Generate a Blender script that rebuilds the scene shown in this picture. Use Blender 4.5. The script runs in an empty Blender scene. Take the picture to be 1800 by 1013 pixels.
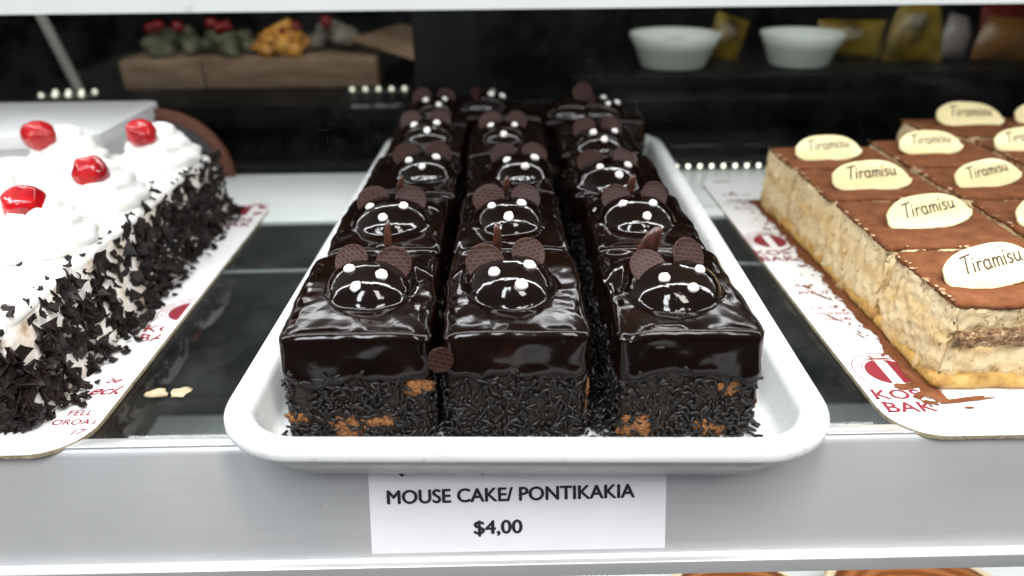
import bpy, bmesh, math, random
from math import sin, cos, pi, radians, sqrt, exp
from mathutils import Vector, Matrix, noise

scene = bpy.context.scene
col = scene.collection

# ------------------------------------------------------------------ camera
def cam_axes(pitch, yaw, roll):
    f = Vector((-sin(yaw)*cos(pitch), cos(yaw)*cos(pitch), -sin(pitch)))
    r = Vector((cos(yaw), sin(yaw), 0)); u = r.cross(f)
    return cos(roll)*r+sin(roll)*u, -sin(roll)*r+cos(roll)*u, f
CAM = Vector((0, 0, .2535))
R_, U_, F_ = cam_axes(radians(26.8), radians(-.8), radians(-.55))
cam_d = bpy.data.cameras.new('camera')
cam = bpy.data.objects.new('camera', cam_d); col.objects.link(cam)
m = Matrix((R_, U_, -F_)).transposed().to_4x4(); m.translation = CAM
cam.matrix_world = m
cam_d.sensor_width = 36; cam_d.lens = 25.6; cam_d.clip_start = .01; cam_d.clip_end = 60
cam_d.dof.use_dof = True; cam_d.dof.focus_distance = .42; cam_d.dof.aperture_fstop = 4.3
scene.camera = cam

# ------------------------------------------------------------------ light
world = bpy.data.worlds.new('World'); scene.world = world; world.use_nodes = True
wn = world.node_tree.nodes; wl = world.node_tree.links
bg = wn['Background']
tc = wn.new('ShaderNodeTexCoord'); sep = wn.new('ShaderNodeSeparateXYZ'); wr = wn.new('ShaderNodeValToRGB')
wl.new(tc.outputs['Generated'], sep.inputs[0]); wl.new(sep.outputs['Z'], wr.inputs[0])
wr.color_ramp.elements[0].position = 0; wr.color_ramp.elements[0].color = (.42, .43, .45, 1)
wr.color_ramp.elements[1].position = .6; wr.color_ramp.elements[1].color = (.85, .9, 1, 1)
wl.new(wr.outputs[0], bg.inputs['Color']); bg.inputs['Strength'].default_value = .27

def area(name, loc, target, sx, sy, power, color=(1, 1, 1)):
    d = bpy.data.lights.new(name, 'AREA'); d.shape = 'RECTANGLE'; d.size = sx; d.size_y = sy
    d.energy = power; d.color = color
    o = bpy.data.objects.new(name, d); col.objects.link(o); o.location = loc
    o.rotation_euler = (Vector(target)-Vector(loc)).to_track_quat('-Z', 'Y').to_euler()
    return o
area('case_light', (0, .355, .232), (0, .43, 0), 1.5, .014, 3.0, (.97, .99, 1))
area('case_light', (0, .62, .234), (0, .60, 0), 1.5, .014, 1.6, (.97, .99, 1))
area('shop_ceiling_light', (-.5, -.9, 1.7), (0, .3, 0), .3, 1.2, 39, (.93, .97, 1))
area('shop_ceiling_light', (.6, -.7, 1.7), (0, .3, 0), .3, 1.2, 31, (1, .95, .87))
area('back_fill_light', (-.0, .86, .42), (0, 1.13, .05), 1.5, .03, 4.2, (1, .97, .92))  # added unseen lamp that brightens the things on the back counter
area('lower_fill_light', (0, .336, -.030), (0, .48, -.22), 1.5, .012, 2.4, (.97, .99, 1))  # added unseen strip to brighten the lower shelf through the glass

scene.view_settings.view_transform = 'Standard'
scene.view_settings.look = 'None'
scene.view_settings.exposure = 0
scene.view_settings.gamma = 1
scene.view_settings.use_curve_mapping = False
try:
    scene.cycles.max_bounces = 10; scene.cycles.transparent_max_bounces = 16
    scene.cycles.caustics_reflective = False; scene.cycles.caustics_refractive = False
except Exception: pass

# ------------------------------------------------------------------ materials
def mat(name, color=(.8, .8, .8), rough=.5, metallic=0., coat=0., spec=.5, sss=0., emission=None, estr=0.):
    M = bpy.data.materials.new(name); M.use_nodes = True
    b = M.node_tree.nodes['Principled BSDF']
    b.inputs['Base Color'].default_value = (*color, 1); b.inputs['Roughness'].default_value = rough
    b.inputs['Metallic'].default_value = metallic; b.inputs['Coat Weight'].default_value = coat
    b.inputs['Coat Roughness'].default_value = .05
    b.inputs['Specular IOR Level'].default_value = spec
    if sss: b.inputs['Subsurface Weight'].default_value = sss; b.inputs['Subsurface Radius'].default_value = (.004, .002, .001)
    if emission: b.inputs['Emission Color'].default_value = (*emission, 1); b.inputs['Emission Strength'].default_value = estr
    return M
def nodes(M): return M.node_tree.nodes, M.node_tree.links, M.node_tree.nodes['Principled BSDF']
def coords(M, scale=(1, 1, 1), rnd=False):
    n, l, b = nodes(M)
    t = n.new('ShaderNodeTexCoord'); mp = n.new('ShaderNodeMapping'); mp.inputs['Scale'].default_value = scale
    l.new(t.outputs['Object'], mp.inputs[0])
    if rnd:
        oi = n.new('ShaderNodeObjectInfo'); mu = n.new('ShaderNodeMath'); mu.operation = 'MULTIPLY'; mu.inputs[1].default_value = 7
        l.new(oi.outputs['Random'], mu.inputs[0]); l.new(mu.outputs[0], mp.inputs['Location'])
    return mp.outputs[0]
def noisen(M, vec, scale, detail=3, rough=.55, dist=0):
    n, l, b = nodes(M); t = n.new('ShaderNodeTexNoise'); t.inputs['Scale'].default_value = scale
    t.inputs['Detail'].default_value = detail; t.inputs['Roughness'].default_value = rough; t.inputs['Distortion'].default_value = dist
    l.new(vec, t.inputs['Vector']); return t.outputs['Fac']
def ramp(M, fac, stops):
    n, l, b = nodes(M); r = n.new('ShaderNodeValToRGB'); e = r.color_ramp.elements
    while len(e) < len(stops): e.new(.5)
    for i, (p, c) in enumerate(stops):
        e[i].position = p; e[i].color = (*c, 1) if len(c) == 3 else c
    l.new(fac, r.inputs[0]); return r.outputs[0]
def mixc(M, fac, a, b2, mode='MIX'):
    n, l, b = nodes(M); x = n.new('ShaderNodeMix'); x.data_type = 'RGBA'; x.blend_type = mode
    for s, v in ((0, fac), (6, a), (7, b2)):
        if hasattr(v, 'is_output'): l.new(v, x.inputs[s])
        elif isinstance(v, tuple): x.inputs[s].default_value = (*v, 1)
        else: x.inputs[s].default_value = v
    return x.outputs[2]
def bump(M, fac, strength, dist, prev=None):
    n, l, b = nodes(M); x = n.new('ShaderNodeBump'); x.inputs['Strength'].default_value = strength; x.inputs['Distance'].default_value = dist
    l.new(fac, x.inputs['Height'])
    if prev: l.new(prev, x.inputs['Normal'])
    return x.outputs[0]
def setc(M, c): n, l, b = nodes(M); l.new(c, b.inputs['Base Color'])
def setr(M, c): n, l, b = nodes(M); l.new(c, b.inputs['Roughness'])
def setn(M, c):
    n, l, b = nodes(M); l.new(c, b.inputs['Normal'])
def val(M, fac, lo, hi):
    n, l, b = nodes(M); r = n.new('ShaderNodeMapRange'); r.inputs['To Min'].default_value = lo; r.inputs['To Max'].default_value = hi
    l.new(fac, r.inputs['Value']); return r.outputs[0]

# chocolate glaze
GLAZE = mat('chocolate_glaze', (.013, .0062, .0042), .1, spec=.27)
v = coords(GLAZE, rnd=True)
setc(GLAZE, ramp(GLAZE, noisen(GLAZE, v, 45, 3), [(.35, (.0034, .0013, .0008)), (.62, (.0062, .0024, .0014)), (.8, (.018, .006, .0035))]))
setr(GLAZE, val(GLAZE, noisen(GLAZE, v, 60, 4), .05, .17))
setn(GLAZE, bump(GLAZE, noisen(GLAZE, v, 600, 2), .05, .0006, bump(GLAZE, noisen(GLAZE, v, 46, 2, dist=1.0), .085, .003)))
DOME = mat('chocolate_dome', (.0045, .0019, .0013), .07, spec=.34)
v = coords(DOME, rnd=True)
setn(DOME, bump(DOME, noisen(DOME, v, 75, 2, dist=.9), .15, .003))
BODY = mat('dark_sponge', (.018, .0095, .006), .6)
v = coords(BODY); setn(BODY, bump(BODY, noisen(BODY, v, 500, 3), .6, .002))
SPONGE = mat('brown_sponge', (.2, .085, .03), .75)
v = coords(SPONGE)
setc(SPONGE, ramp(SPONGE, noisen(SPONGE, v, 700, 4), [(.34, (.06, .018, .005)), (.5, (.25, .095, .026)), (.66, (.42, .19, .06))]))
setn(SPONGE, bump(SPONGE, noisen(SPONGE, v, 800, 3), .8, .0025))
SPRINKLE = mat('chocolate_sprinkle', (.013, .0105, .0095), .36, spec=.42)
v = coords(SPRINKLE)
setc(SPRINKLE, ramp(SPRINKLE, noisen(SPRINKLE, v, 160, 2), [(.4, (.007, .006, .0055)), (.7, (.018, .013, .011))]))
EAR = mat('chocolate_disc', (.06, .02, .013), .48, spec=.22)
v = coords(EAR)
n_, l_, b_ = nodes(EAR)
bk = n_.new('ShaderNodeTexBrick'); bk.inputs['Scale'].default_value = 120; bk.inputs['Mortar Size'].default_value = .05
bk.inputs['Color1'].default_value = (0, 0, 0, 1); bk.inputs['Color2'].default_value = (.25, .25, .25, 1); bk.inputs['Mortar'].default_value = (1, 1, 1, 1)
bk.inputs['Brick Width'].default_value = .46; bk.inputs['Row Height'].default_value = .27
mp = n_.new('ShaderNodeMapping'); mp.inputs['Rotation'].default_value = (0, 0, .25)
l_.new(v, mp.inputs[0]); l_.new(mp.outputs[0], bk.inputs['Vector'])
setn(EAR, bump(EAR, bk.outputs['Color'], 1., .002))
setc(EAR, mixc(EAR, bk.outputs['Color'], (.011, .0045, .0033), (.048, .017, .012)))
TAIL = mat('chocolate_curl', (.085, .026, .014), .3)
v = coords(TAIL); setc(TAIL, ramp(TAIL, noisen(TAIL, v, 220, 2), [(.35, (.025, .009, .006)), (.7, (.07, .022, .012))]))
DOT = mat('white_icing', (.86, .83, .79), .35, sss=.1)

# tray
TRAY = mat('white_plastic', (.78, .79, .79), .32)
v = coords(TRAY); v2 = coords(TRAY, (1, 1, 3))
sc = ramp(TRAY, noisen(TRAY, v2, 130, 6, .75, 1.2), [(.57, (0, 0, 0)), (.66, (1, 1, 1))])
sc2 = ramp(TRAY, noisen(TRAY, v, 22, 2), [(.48, (0, 0, 0)), (.62, (1, 1, 1))])
mk = mixc(TRAY, 1., sc, sc2, 'MULTIPLY')
base = ramp(TRAY, noisen(TRAY, v, 12, 3), [(.3, (.74, .755, .75)), (.7, (.81, .82, .82))])
setc(TRAY, mixc(TRAY, mk, base, (.38, .39, .38)))
setr(TRAY, val(TRAY, noisen(TRAY, v, 90, 4), .24, .44))
setn(TRAY, bump(TRAY, noisen(TRAY, v, 400, 3), .05, .001))

# aluminium rail
RAIL = mat('satin_aluminium', (.56, .57, .58), .38, metallic=.55)
v = coords(RAIL, (.35, 8, 8))
setr(RAIL, val(RAIL, noisen(RAIL, v, 60, 4), .30, .46))
rs = ramp(RAIL, noisen(RAIL, coords(RAIL), 420, 2), [(.755, (0, 0, 0)), (.775, (.55, .55, .55))])
setc(RAIL, mixc(RAIL, rs, ramp(RAIL, noisen(RAIL, coords(RAIL), 9, 3), [(.3, (.62, .63, .645)), (.7, (.71, .715, .72))]), (.26, .25, .24)))
CHROME = mat('bright_aluminium', (.78, .8, .82), .22, metallic=.7)
WHITEM = mat('white_enamel', (.74, .77, .76), .3)
v = coords(WHITEM)
setc(WHITEM, mixc(WHITEM, ramp(WHITEM, noisen(WHITEM, v, 60, 5, .7), [(.68, (0, 0, 0)), (.74, (.6, .6, .6))]),
                 ramp(WHITEM, noisen(WHITEM, v, 8, 3), [(.3, (.66, .70, .69)), (.7, (.76, .79, .78))]), (.35, .36, .34)))
BLACK = mat('black_laminate', (.006, .0065, .007), .25, spec=.12)
v = coords(BLACK)
setr(BLACK, val(BLACK, noisen(BLACK, v, 14, 4), .15, .5))
setc(BLACK, ramp(BLACK, noisen(BLACK, v, 3, 3), [(.35, (.004, .0045, .005)), (.7, (.012, .013, .0125))]))
DKGREEN = mat('dark_back_panel', (.0125, .0135, .0132), .45)
DGREY = mat('grey_metal', (.2, .21, .21), .35, metallic=.4)
def glass(name, tint, ior, rough=.01, dirt_haze=0):
    M = bpy.data.materials.new(name); M.use_nodes = True; n = M.node_tree.nodes; l = M.node_tree.links
    n.remove(n['Principled BSDF']); out = n['Material Output']
    tr = n.new('ShaderNodeBsdfTransparent'); tr.inputs[0].default_value = (*tint, 1)
    gl = n.new('ShaderNodeBsdfGlossy'); gl.inputs['Roughness'].default_value = rough
    fr = n.new('ShaderNodeFresnel'); fr.inputs['IOR'].default_value = ior
    mx = n.new('ShaderNodeMixShader'); ge = n.new('ShaderNodeNewGeometry'); iv = n.new('ShaderNodeMath'); iv.operation = 'SUBTRACT'; iv.inputs[0].default_value = 1
    l.new(ge.outputs['Backfacing'], iv.inputs[1]); fm = n.new('ShaderNodeMath'); fm.operation = 'MULTIPLY'; l.new(fr.outputs[0], fm.inputs[0]); l.new(iv.outputs[0], fm.inputs[1])
    l.new(fm.outputs[0], mx.inputs[0]); l.new(tr.outputs[0], mx.inputs[1]); l.new(gl.outputs[0], mx.inputs[2])
    last = mx.outputs[0]
    if dirt_haze:  # noise dirt plus a painted haze that lightens the glass
        t = n.new('ShaderNodeTexCoord'); no = n.new('ShaderNodeTexNoise'); no.inputs['Scale'].default_value = 22; no.inputs['Detail'].default_value = 6
        no.inputs['Roughness'].default_value = .7
        l.new(t.outputs['Object'], no.inputs['Vector'])
        r = n.new('ShaderNodeValToRGB'); r.color_ramp.elements[0].position = .42; r.color_ramp.elements[1].position = .8
        r.color_ramp.elements[1].color = (dirt_haze, dirt_haze, dirt_haze, 1); l.new(no.outputs['Fac'], r.inputs[0])
        df = n.new('ShaderNodeBsdfDiffuse'); df.inputs[0].default_value = (.5, .52, .5, 1)
        m2 = n.new('ShaderNodeMixShader'); l.new(r.outputs[0], m2.inputs[0]); l.new(last, m2.inputs[1]); l.new(df.outputs[0], m2.inputs[2]); last = m2.outputs[0]
    l.new(last, out.inputs['Surface']); return M
SHELFGLASS = glass('shelf_glass', (.82, .85, .845), 1.4, .02, .035)
DOORGLASS = glass('smoked_glass', (.62, .64, .63), 1.16, .03, .015)
CLEARP = glass('clear_plastic', (.93, .94, .94), 1.18, .06, .02)
GLASSEDGE = mat('glass_edge', (.28, .36, .33), .2)

# cards, boards
CARD = mat('white_card', (.80, .80, .84), .6)
setc(CARD, ramp(CARD, noisen(CARD, coords(CARD), 30, 3), [(.3, (.775, .775, .815)), (.7, (.82, .82, .85))]))
INK = mat('black_ink', (.012, .012, .016), .6)
BOARD = mat('white_cardboard', (.80, .79, .79), .45)
setc(BOARD, ramp(BOARD, noisen(BOARD, coords(BOARD), 25, 4), [(.3, (.75, .74, .74)), (.7, (.83, .82, .82))]))
BEDGE = mat('raw_cardboard', (.33, .26, .17), .85)
v = coords(BEDGE); setc(BEDGE, ramp(BEDGE, noisen(BEDGE, v, 170, 5, .7), [(.3, (.16, .115, .065)), (.5, (.33, .27, .17)), (.72, (.46, .40, .28))]))
setn(BEDGE, bump(BEDGE, noisen(BEDGE, v, 500, 3), .6, .002))
RED = mat('dark_red_print', (.22, .010, .024), .55)
# cream cake
CREAM = mat('whipped_cream', (.79, .775, .745), .5, sss=.1)
v = coords(CREAM); setn(CREAM, bump(CREAM, noisen(CREAM, v, 260, 3), .12, .002))
CREAMSIDE = mat('smeared_cream', (.78, .71, .62), .5)
v = coords(CREAMSIDE)
setc(CREAMSIDE, ramp(CREAMSIDE, noisen(CREAMSIDE, v, 38, 4, .6), [(.3, (.40, .24, .12)), (.40, (.72, .62, .52)), (.55, (.84, .80, .75))]))
setn(CREAMSIDE, bump(CREAMSIDE, noisen(CREAMSIDE, v, 160, 3), .4, .004))
FLAKE = mat('chocolate_shaving', (.018, .012, .011), .45, spec=.22)
v = coords(FLAKE); setc(FLAKE, ramp(FLAKE, noisen(FLAKE, v, 90, 2), [(.35, (.0055, .0036, .0033)), (.7, (.020, .0115, .009))]))
CHERRY = mat('red_cherry', (.50, .006, .012), .16, coat=.1, sss=.05)
v = coords(CHERRY, rnd=True)
setc(CHERRY, ramp(CHERRY, noisen(CHERRY, v, 90, 3), [(.3, (.22, .002, .005)), (.65, (.46, .005, .009))]))
setn(CHERRY, bump(CHERRY, noisen(CHERRY, v, 120, 2, dist=.8), .28, .004))
# tiramisu
TSIDE = mat('tiramisu_side', (.66, .52, .33), .6)
v = coords(TSIDE, (1, 1, .62), True); n_, l_, b_ = nodes(TSIDE)
tz = n_.new('ShaderNodeTexCoord'); sz = n_.new('ShaderNodeSeparateXYZ'); l_.new(tz.outputs['Object'], sz.inputs[0])
mz = n_.new('ShaderNodeMath'); mz.operation = 'MULTIPLY_ADD'; mz.inputs[1].default_value = 17.5; l_.new(sz.outputs['Z'], mz.inputs[0])
wz = n_.new('ShaderNodeMapRange'); wz.inputs['From Min'].default_value = .25; wz.inputs['From Max'].default_value = .75; wz.inputs['To Min'].default_value = -.20; wz.inputs['To Max'].default_value = .20
l_.new(noisen(TSIDE, v, 30, 4, .6, .4), wz.inputs['Value']); l_.new(wz.outputs[0], mz.inputs[2])
c0 = ramp(TSIDE, mz.outputs[0], [(.10, (.58, .36, .12)), (.20, (.72, .54, .27)), (.26, (.84, .70, .45)), (.42, (.83, .68, .42)), (.50, (.74, .52, .24)), (.66, (.77, .56, .28)), (.74, (.83, .69, .44)), (.95, (.86, .74, .51))])
c1 = mixc(TSIDE, .42, c0, ramp(TSIDE, noisen(TSIDE, v, 90, 5, .65, .6), [(.33, (.55, .34, .14)), (.47, (.79, .60, .33)), (.65, (.88, .77, .55))]))
sp = ramp(TSIDE, noisen(TSIDE, v, 60, 3, .6, .5), [(.66, (0, 0, 0)), (.71, (.8, .8, .8))])
c2 = mixc(TSIDE, sp, c1, (.28, .17, .09))
sp2 = ramp(TSIDE, noisen(TSIDE, v, 340, 4), [(.61, (0, 0, 0)), (.68, (1, 1, 1))])
setc(TSIDE, mixc(TSIDE, 1., mixc(TSIDE, sp2, c2, (.36, .19, .07)), (.93, .89, .82), 'MULTIPLY'))
setn(TSIDE, bump(TSIDE, noisen(TSIDE, v, 420, 5, .7), .6, .004, bump(TSIDE, noisen(TSIDE, v, 130, 3), .25, .005)))
CRUMB = mat('torn_cream', (.50, .30, .15), .7)
v = coords(CRUMB); setc(CRUMB, ramp(CRUMB, noisen(CRUMB, v, 260, 3), [(.35, (.16, .06, .02)), (.5, (.34, .18, .08)), (.65, (.62, .44, .26))]))
TBASE = mat('ladyfinger_base', (.55, .33, .09), .65)
v = coords(TBASE)
setc(TBASE, ramp(TBASE, noisen(TBASE, v, 70, 4), [(.3, (.28, .13, .03)), (.5, (.50, .29, .07)), (.7, (.66, .45, .15))]))
setn(TBASE, bump(TBASE, noisen(TBASE, v, 300, 4), .6, .003))
TCOFFEE = mat('coffee_sponge', (.22, .12, .05), .75)
v = coords(TCOFFEE); setc(TCOFFEE, ramp(TCOFFEE, noisen(TCOFFEE, v, 240, 4, .7), [(.36, (.10, .045, .015)), (.5, (.27, .14, .055)), (.64, (.56, .42, .25))]))
setn(TCOFFEE, bump(TCOFFEE, noisen(TCOFFEE, v, 350, 4), .9, .005))
COCOA = mat('cocoa_powder', (.15, .045, .017), .9, spec=.15)
v = coords(COCOA)
setc(COCOA, ramp(COCOA, noisen(COCOA, v, 85, 5, .65), [(.3, (.115, .040, .015)), (.55, (.175, .063, .025)), (.75, (.24, .093, .041))]))
setn(COCOA, bump(COCOA, noisen(COCOA, v, 700, 3), .5, .001))
PLAQUE = mat('ivory_chocolate', (.82, .72, .42), .32, sss=.05)
v = coords(PLAQUE); setc(PLAQUE, ramp(PLAQUE, noisen(PLAQUE, v, 60, 2), [(.3, (.72, .61, .31)), (.7, (.79, .68, .39))]))
BROWNINK = mat('brown_lettering', (.045, .018, .010), .5)
# background: cream, box and packet colours darkened in place of dimmer light
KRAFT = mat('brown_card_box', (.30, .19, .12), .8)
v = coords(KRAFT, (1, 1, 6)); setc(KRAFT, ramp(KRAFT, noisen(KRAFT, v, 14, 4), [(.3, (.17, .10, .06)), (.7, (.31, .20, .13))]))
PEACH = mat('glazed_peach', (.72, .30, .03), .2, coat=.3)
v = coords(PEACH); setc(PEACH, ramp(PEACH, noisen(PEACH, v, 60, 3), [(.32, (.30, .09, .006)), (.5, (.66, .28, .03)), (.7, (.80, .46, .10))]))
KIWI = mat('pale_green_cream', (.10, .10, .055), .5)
DIMC = mat('dimmed_cream', (.20, .175, .15), .5)
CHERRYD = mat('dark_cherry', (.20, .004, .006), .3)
BOWL = mat('white_china', (.86, .9, .86), .25)
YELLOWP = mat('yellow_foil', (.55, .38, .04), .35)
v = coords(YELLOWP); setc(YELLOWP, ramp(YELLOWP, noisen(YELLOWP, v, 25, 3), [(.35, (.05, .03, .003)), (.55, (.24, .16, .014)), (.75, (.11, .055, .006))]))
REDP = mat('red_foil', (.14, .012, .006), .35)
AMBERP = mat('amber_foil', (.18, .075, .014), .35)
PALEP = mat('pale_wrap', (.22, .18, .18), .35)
LED = mat('led_glint', (.9, .9, .8), .3, emission=(1, .97, .78), estr=2.6)
BROWNREFL = mat('brown_reflection', (.095, .032, .017), .5)
DARKREFL = mat('dark_reflection', (.05, .055, .058), .3)
CARAMEL = mat('caramel_swirl', (.30, .10, .03), .3)
v = coords(CARAMEL); n_, l_, b_ = nodes(CARAMEL)
wv = n_.new('ShaderNodeTexWave'); wv.wave_type = 'RINGS'; wv.rings_direction = 'Z'; wv.inputs['Scale'].default_value = 28; wv.inputs['Distortion'].default_value = 5
l_.new(v, wv.inputs['Vector']); setc(CARAMEL, ramp(CARAMEL, wv.outputs['Fac'], [(.2, (.20, .062, .018)), (.8, (.36, .135, .045))]))
PASTRY = mat('pale_pastry', (.66, .55, .36), .6)

# ------------------------------------------------------------------ helpers
def tag(o, label=None, cat=None, group=None, kind=None):
    if label: o['label'] = label
    if cat: o['category'] = cat
    if group: o['group'] = group
    if kind: o['kind'] = kind
    return o
def empty(name, loc=(0, 0, 0), rz=0.):
    o = bpy.data.objects.new(name, None); col.objects.link(o); o.location = loc; o.rotation_euler = (0, 0, rz)
    o.empty_display_size = .01
    return o
def link(name, me, parent=None):
    o = bpy.data.objects.new(name, me); col.objects.link(o)
    if parent: o.parent = parent
    return o
def mesh(name, verts, faces, mats, smooth=True, fm=None):
    me = bpy.data.meshes.new(name); me.from_pydata([tuple(p) for p in verts], [], faces)
    for q in (mats if isinstance(mats, (list, tuple)) else [mats]): me.materials.append(q)
    me.polygons.foreach_set('use_smooth', [smooth]*len(me.polygons))
    if fm: me.polygons.foreach_set('material_index', fm)
    me.validate(); me.update(); return me
class MB:
    def __init__(s): s.v = []; s.f = []; s.m = []
    def add(s, v, f, mi=0):
        o = len(s.v); s.v += [tuple(p) for p in v]; s.f += [tuple(i+o for i in q) for q in f]; s.m += [mi]*len(f)
    def box(s, x0, x1, y0, y1, z0, z1, mi=0):
        s.add([(x0, y0, z0), (x1, y0, z0), (x1, y1, z0), (x0, y1, z0), (x0, y0, z1), (x1, y0, z1), (x1, y1, z1), (x0, y1, z1)],
              [(3, 2, 1, 0), (4, 5, 6, 7), (0, 1, 5, 4), (1, 2, 6, 5), (2, 3, 7, 6), (3, 0, 4, 7)], mi)
    def me(s, name, mats, smooth=False): return mesh(name, s.v, s.f, mats, smooth, s.m)
    def build(s, name, mats, parent=None, smooth=False): return link(name, s.me(name, mats, smooth), parent)
def bevel(me, w, seg=2):
    bm = bmesh.new(); bm.from_mesh(me)
    bmesh.ops.bevel(bm, geom=list(bm.edges), offset=w, segments=seg, affect='EDGES', profile=.5, clamp_overlap=True)
    bm.to_mesh(me); bm.free()
    me.polygons.foreach_set('use_smooth', [True]*len(me.polygons)); me.update()
def bbox(name, x0, x1, y0, y1, z0, z1, M, parent=None, w=.001, seg=2):
    b = MB(); b.box(x0, x1, y0, y1, z0, z1); me = b.me(name, M)
    if w: bevel(me, w, seg)
    return link(name, me, parent)
def outline(w, l, r, n=10):
    pts = []
    for cx, cy, a0 in ((w/2-r, l/2-r, 0), (-w/2+r, l/2-r, 90), (-w/2+r, -l/2+r, 180), (w/2-r, -l/2+r, 270)):
        for k in range(n+1):
            a = radians(a0+90*k/n); pts.append((cx+r*cos(a), cy+r*sin(a)))
    return pts
def resample(pts, d):
    out = []; n = len(pts)
    for i in range(n):
        a, b = Vector(pts[i]), Vector(pts[(i+1) % n]); L = (b-a).length; k = max(1, int(round(L/d)))
        for j in range(k): out.append(a.lerp(b, j/k))
    return out
def loft(rings, cap0=False, cap1=False):
    n = len(rings[0]); v = [p for r in rings for p in r]; f = []
    for i in range(len(rings)-1):
        for j in range(n):
            k = (j+1) % n; f.append((i*n+j, i*n+k, (i+1)*n+k, (i+1)*n+j))
    if cap0: f.append(tuple(reversed(range(n))))
    if cap1: f.append(tuple(range((len(rings)-1)*n, len(rings)*n)))
    return v, f
def nz(x, y, z, s, seed=0): return noise.noise(Vector((x*s+seed*3.1, y*s-seed*1.7, z*s+seed*.9)))
def lathe(profile, n=32, mod=None):
    rings = []
    for r, z in profile:
        ring = []
        for k in range(n):
            a = 2*pi*k/n; q = r*(mod(a, z) if mod else 1); ring.append((q*cos(a), q*sin(a), z))
        rings.append(ring)
    return rings
def ball(rx, ry, rz, nu=16, nv=10, wob=0, seed=0, c=(0, 0, 0)):
    v = [(c[0], c[1], c[2]+rz)]; f = []
    for i in range(1, nv):
        t = pi*i/nv
        for j in range(nu):
            a = 2*pi*j/nu; d = Vector((sin(t)*cos(a), sin(t)*sin(a), cos(t)))
            k = 1+wob*noise.noise(d*1.4+Vector((seed*3.3, seed, 0)))
            v.append((c[0]+d.x*rx*k, c[1]+d.y*ry*k, c[2]+d.z*rz*k))
    v.append((c[0], c[1], c[2]-rz))
    for j in range(nu): f.append((0, 1+j, 1+(j+1) % nu))
    for i in range(nv-2):
        for j in range(nu):
            a = 1+i*nu+j; b = 1+i*nu+(j+1) % nu; f.append((a, a+nu, b+nu, b))
    e = len(v)-1
    for j in range(nu): f.append((e, e-nu+(j+1) % nu, e-nu+j))
    return v, f
def text_mesh(name, s, size, M, extrude=.00012, offset=0., shear=0., space=1., align='LEFT', sx=1.):
    cu = bpy.data.curves.new(name, 'FONT'); cu.body = s; cu.size = size; cu.extrude = extrude; cu.offset = offset
    cu.shear = shear; cu.space_character = space; cu.align_x = align; cu.resolution_u = 6
    o = bpy.data.objects.new(name, cu); col.objects.link(o)
    dg = bpy.context.evaluated_depsgraph_get(); dg.update()
    me = bpy.data.meshes.new_from_object(o.evaluated_get(dg))
    bpy.data.objects.remove(o); bpy.data.curves.remove(cu)
    me.materials.clear(); me.materials.append(M)
    if sx != 1.:
        for q in me.vertices: q.co.x *= sx
    me.name = name; return me

def bold_text(name, s, size, M, w, width):
    b = MB()
    for k, (dx, dy) in enumerate(((0, 0), (w, 0), (-w, 0), (0, w*.7), (0, -w*.7))):
        me = text_mesh('t', s, size, M, 0., 0., 0., 1., 'CENTER')
        xs = [q.co.x for q in me.vertices]; k2 = width/(max(xs)-min(xs))
        for p in me.polygons: b.add([(me.vertices[i].co.x*k2+dx, me.vertices[i].co.y+dy, .00003*k) for i in p.vertices], [tuple(range(len(p.vertices)))])
        bpy.data.meshes.remove(me)
    return b.me(name, M)

# ------------------------------------------------------------------ display case
def slab(name, x0, x1, y0, y1, z0, z1, M, kind='structure'):
    o = bbox(name, x0, x1, y0, y1, z0, z1, M, None, 0); tag(o, kind=kind); return o
case = empty('display_case', (0, .3147, 0))
tag(case, 'aluminium and glass bakery display case that holds all the cakes', 'display case')
def cpart(name, me): o = link(name, me, case); o.location = -Vector((0, .3147, 0)); return o
def cbox(name, x0, x1, y0, y1, z0, z1, M, w=.0008):
    b = MB(); b.box(x0, x1, y0, y1, z0, z1); me = b.me(name, M)
    if w: bevel(me, w)
    return cpart(name, me)
XW = 1.1
cbox('glass_shelf', -XW, XW, .3235, .6470, -.006, 0, SHELFGLASS, 0)
cbox('rear_ledge', -XW, XW, .6485, .792, -.004, .0015, WHITEM, .001)
cbox('shelf_support', -XW, XW, .556, .559, -.010, -.0065, DGREY)
# price rail: extruded profile
prof = [(.3232, .0006), (.3232, -.004), (.3220, -.058), (.2990, -.0715), (.2868, -.0702), (.2862, -.0615), (.2864, -.0606), (.2868, -.0602), (.2874, -.0602), (.2880, -.0606), (.2896, -.0617), (.2915, -.0623),
        (.2936, -.0612), (.2952, -.0582), (.2964, -.0545), (.3128, -.0028), (.3137, -.0004), (.3146, .0006)]
v = []; f = []
for x in (-XW, XW): v += [(x, y, z) for y, z in prof]
n = len(prof)
for i in range(n): f.append((i, (i+1) % n, n+(i+1) % n, n+i))
f += [tuple(range(n)), tuple(range(2*n-1, n-1, -1))]
me = mesh('price_rail', v, f, RAIL, True)
bm = bmesh.new(); bm.from_mesh(me); bmesh.ops.recalc_face_normals(bm, faces=bm.faces[:]); bm.to_mesh(me); bm.free()
me.set_sharp_from_angle(angle=radians(28))
cpart('price_rail', me)
cbox('rail_trim', -XW, XW, .3152, .3228, -.001, .0022, CHROME, .0004)
# upper shelf with lip (its underside is pale)
UP = MB(); UP.box(-XW, XW, .315, .330, .2213, .262); UP.box(-XW, XW, .3302, .700, .236, .246)
cpart('upper_shelf', UP.me('upper_shelf', WHITEM))
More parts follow.
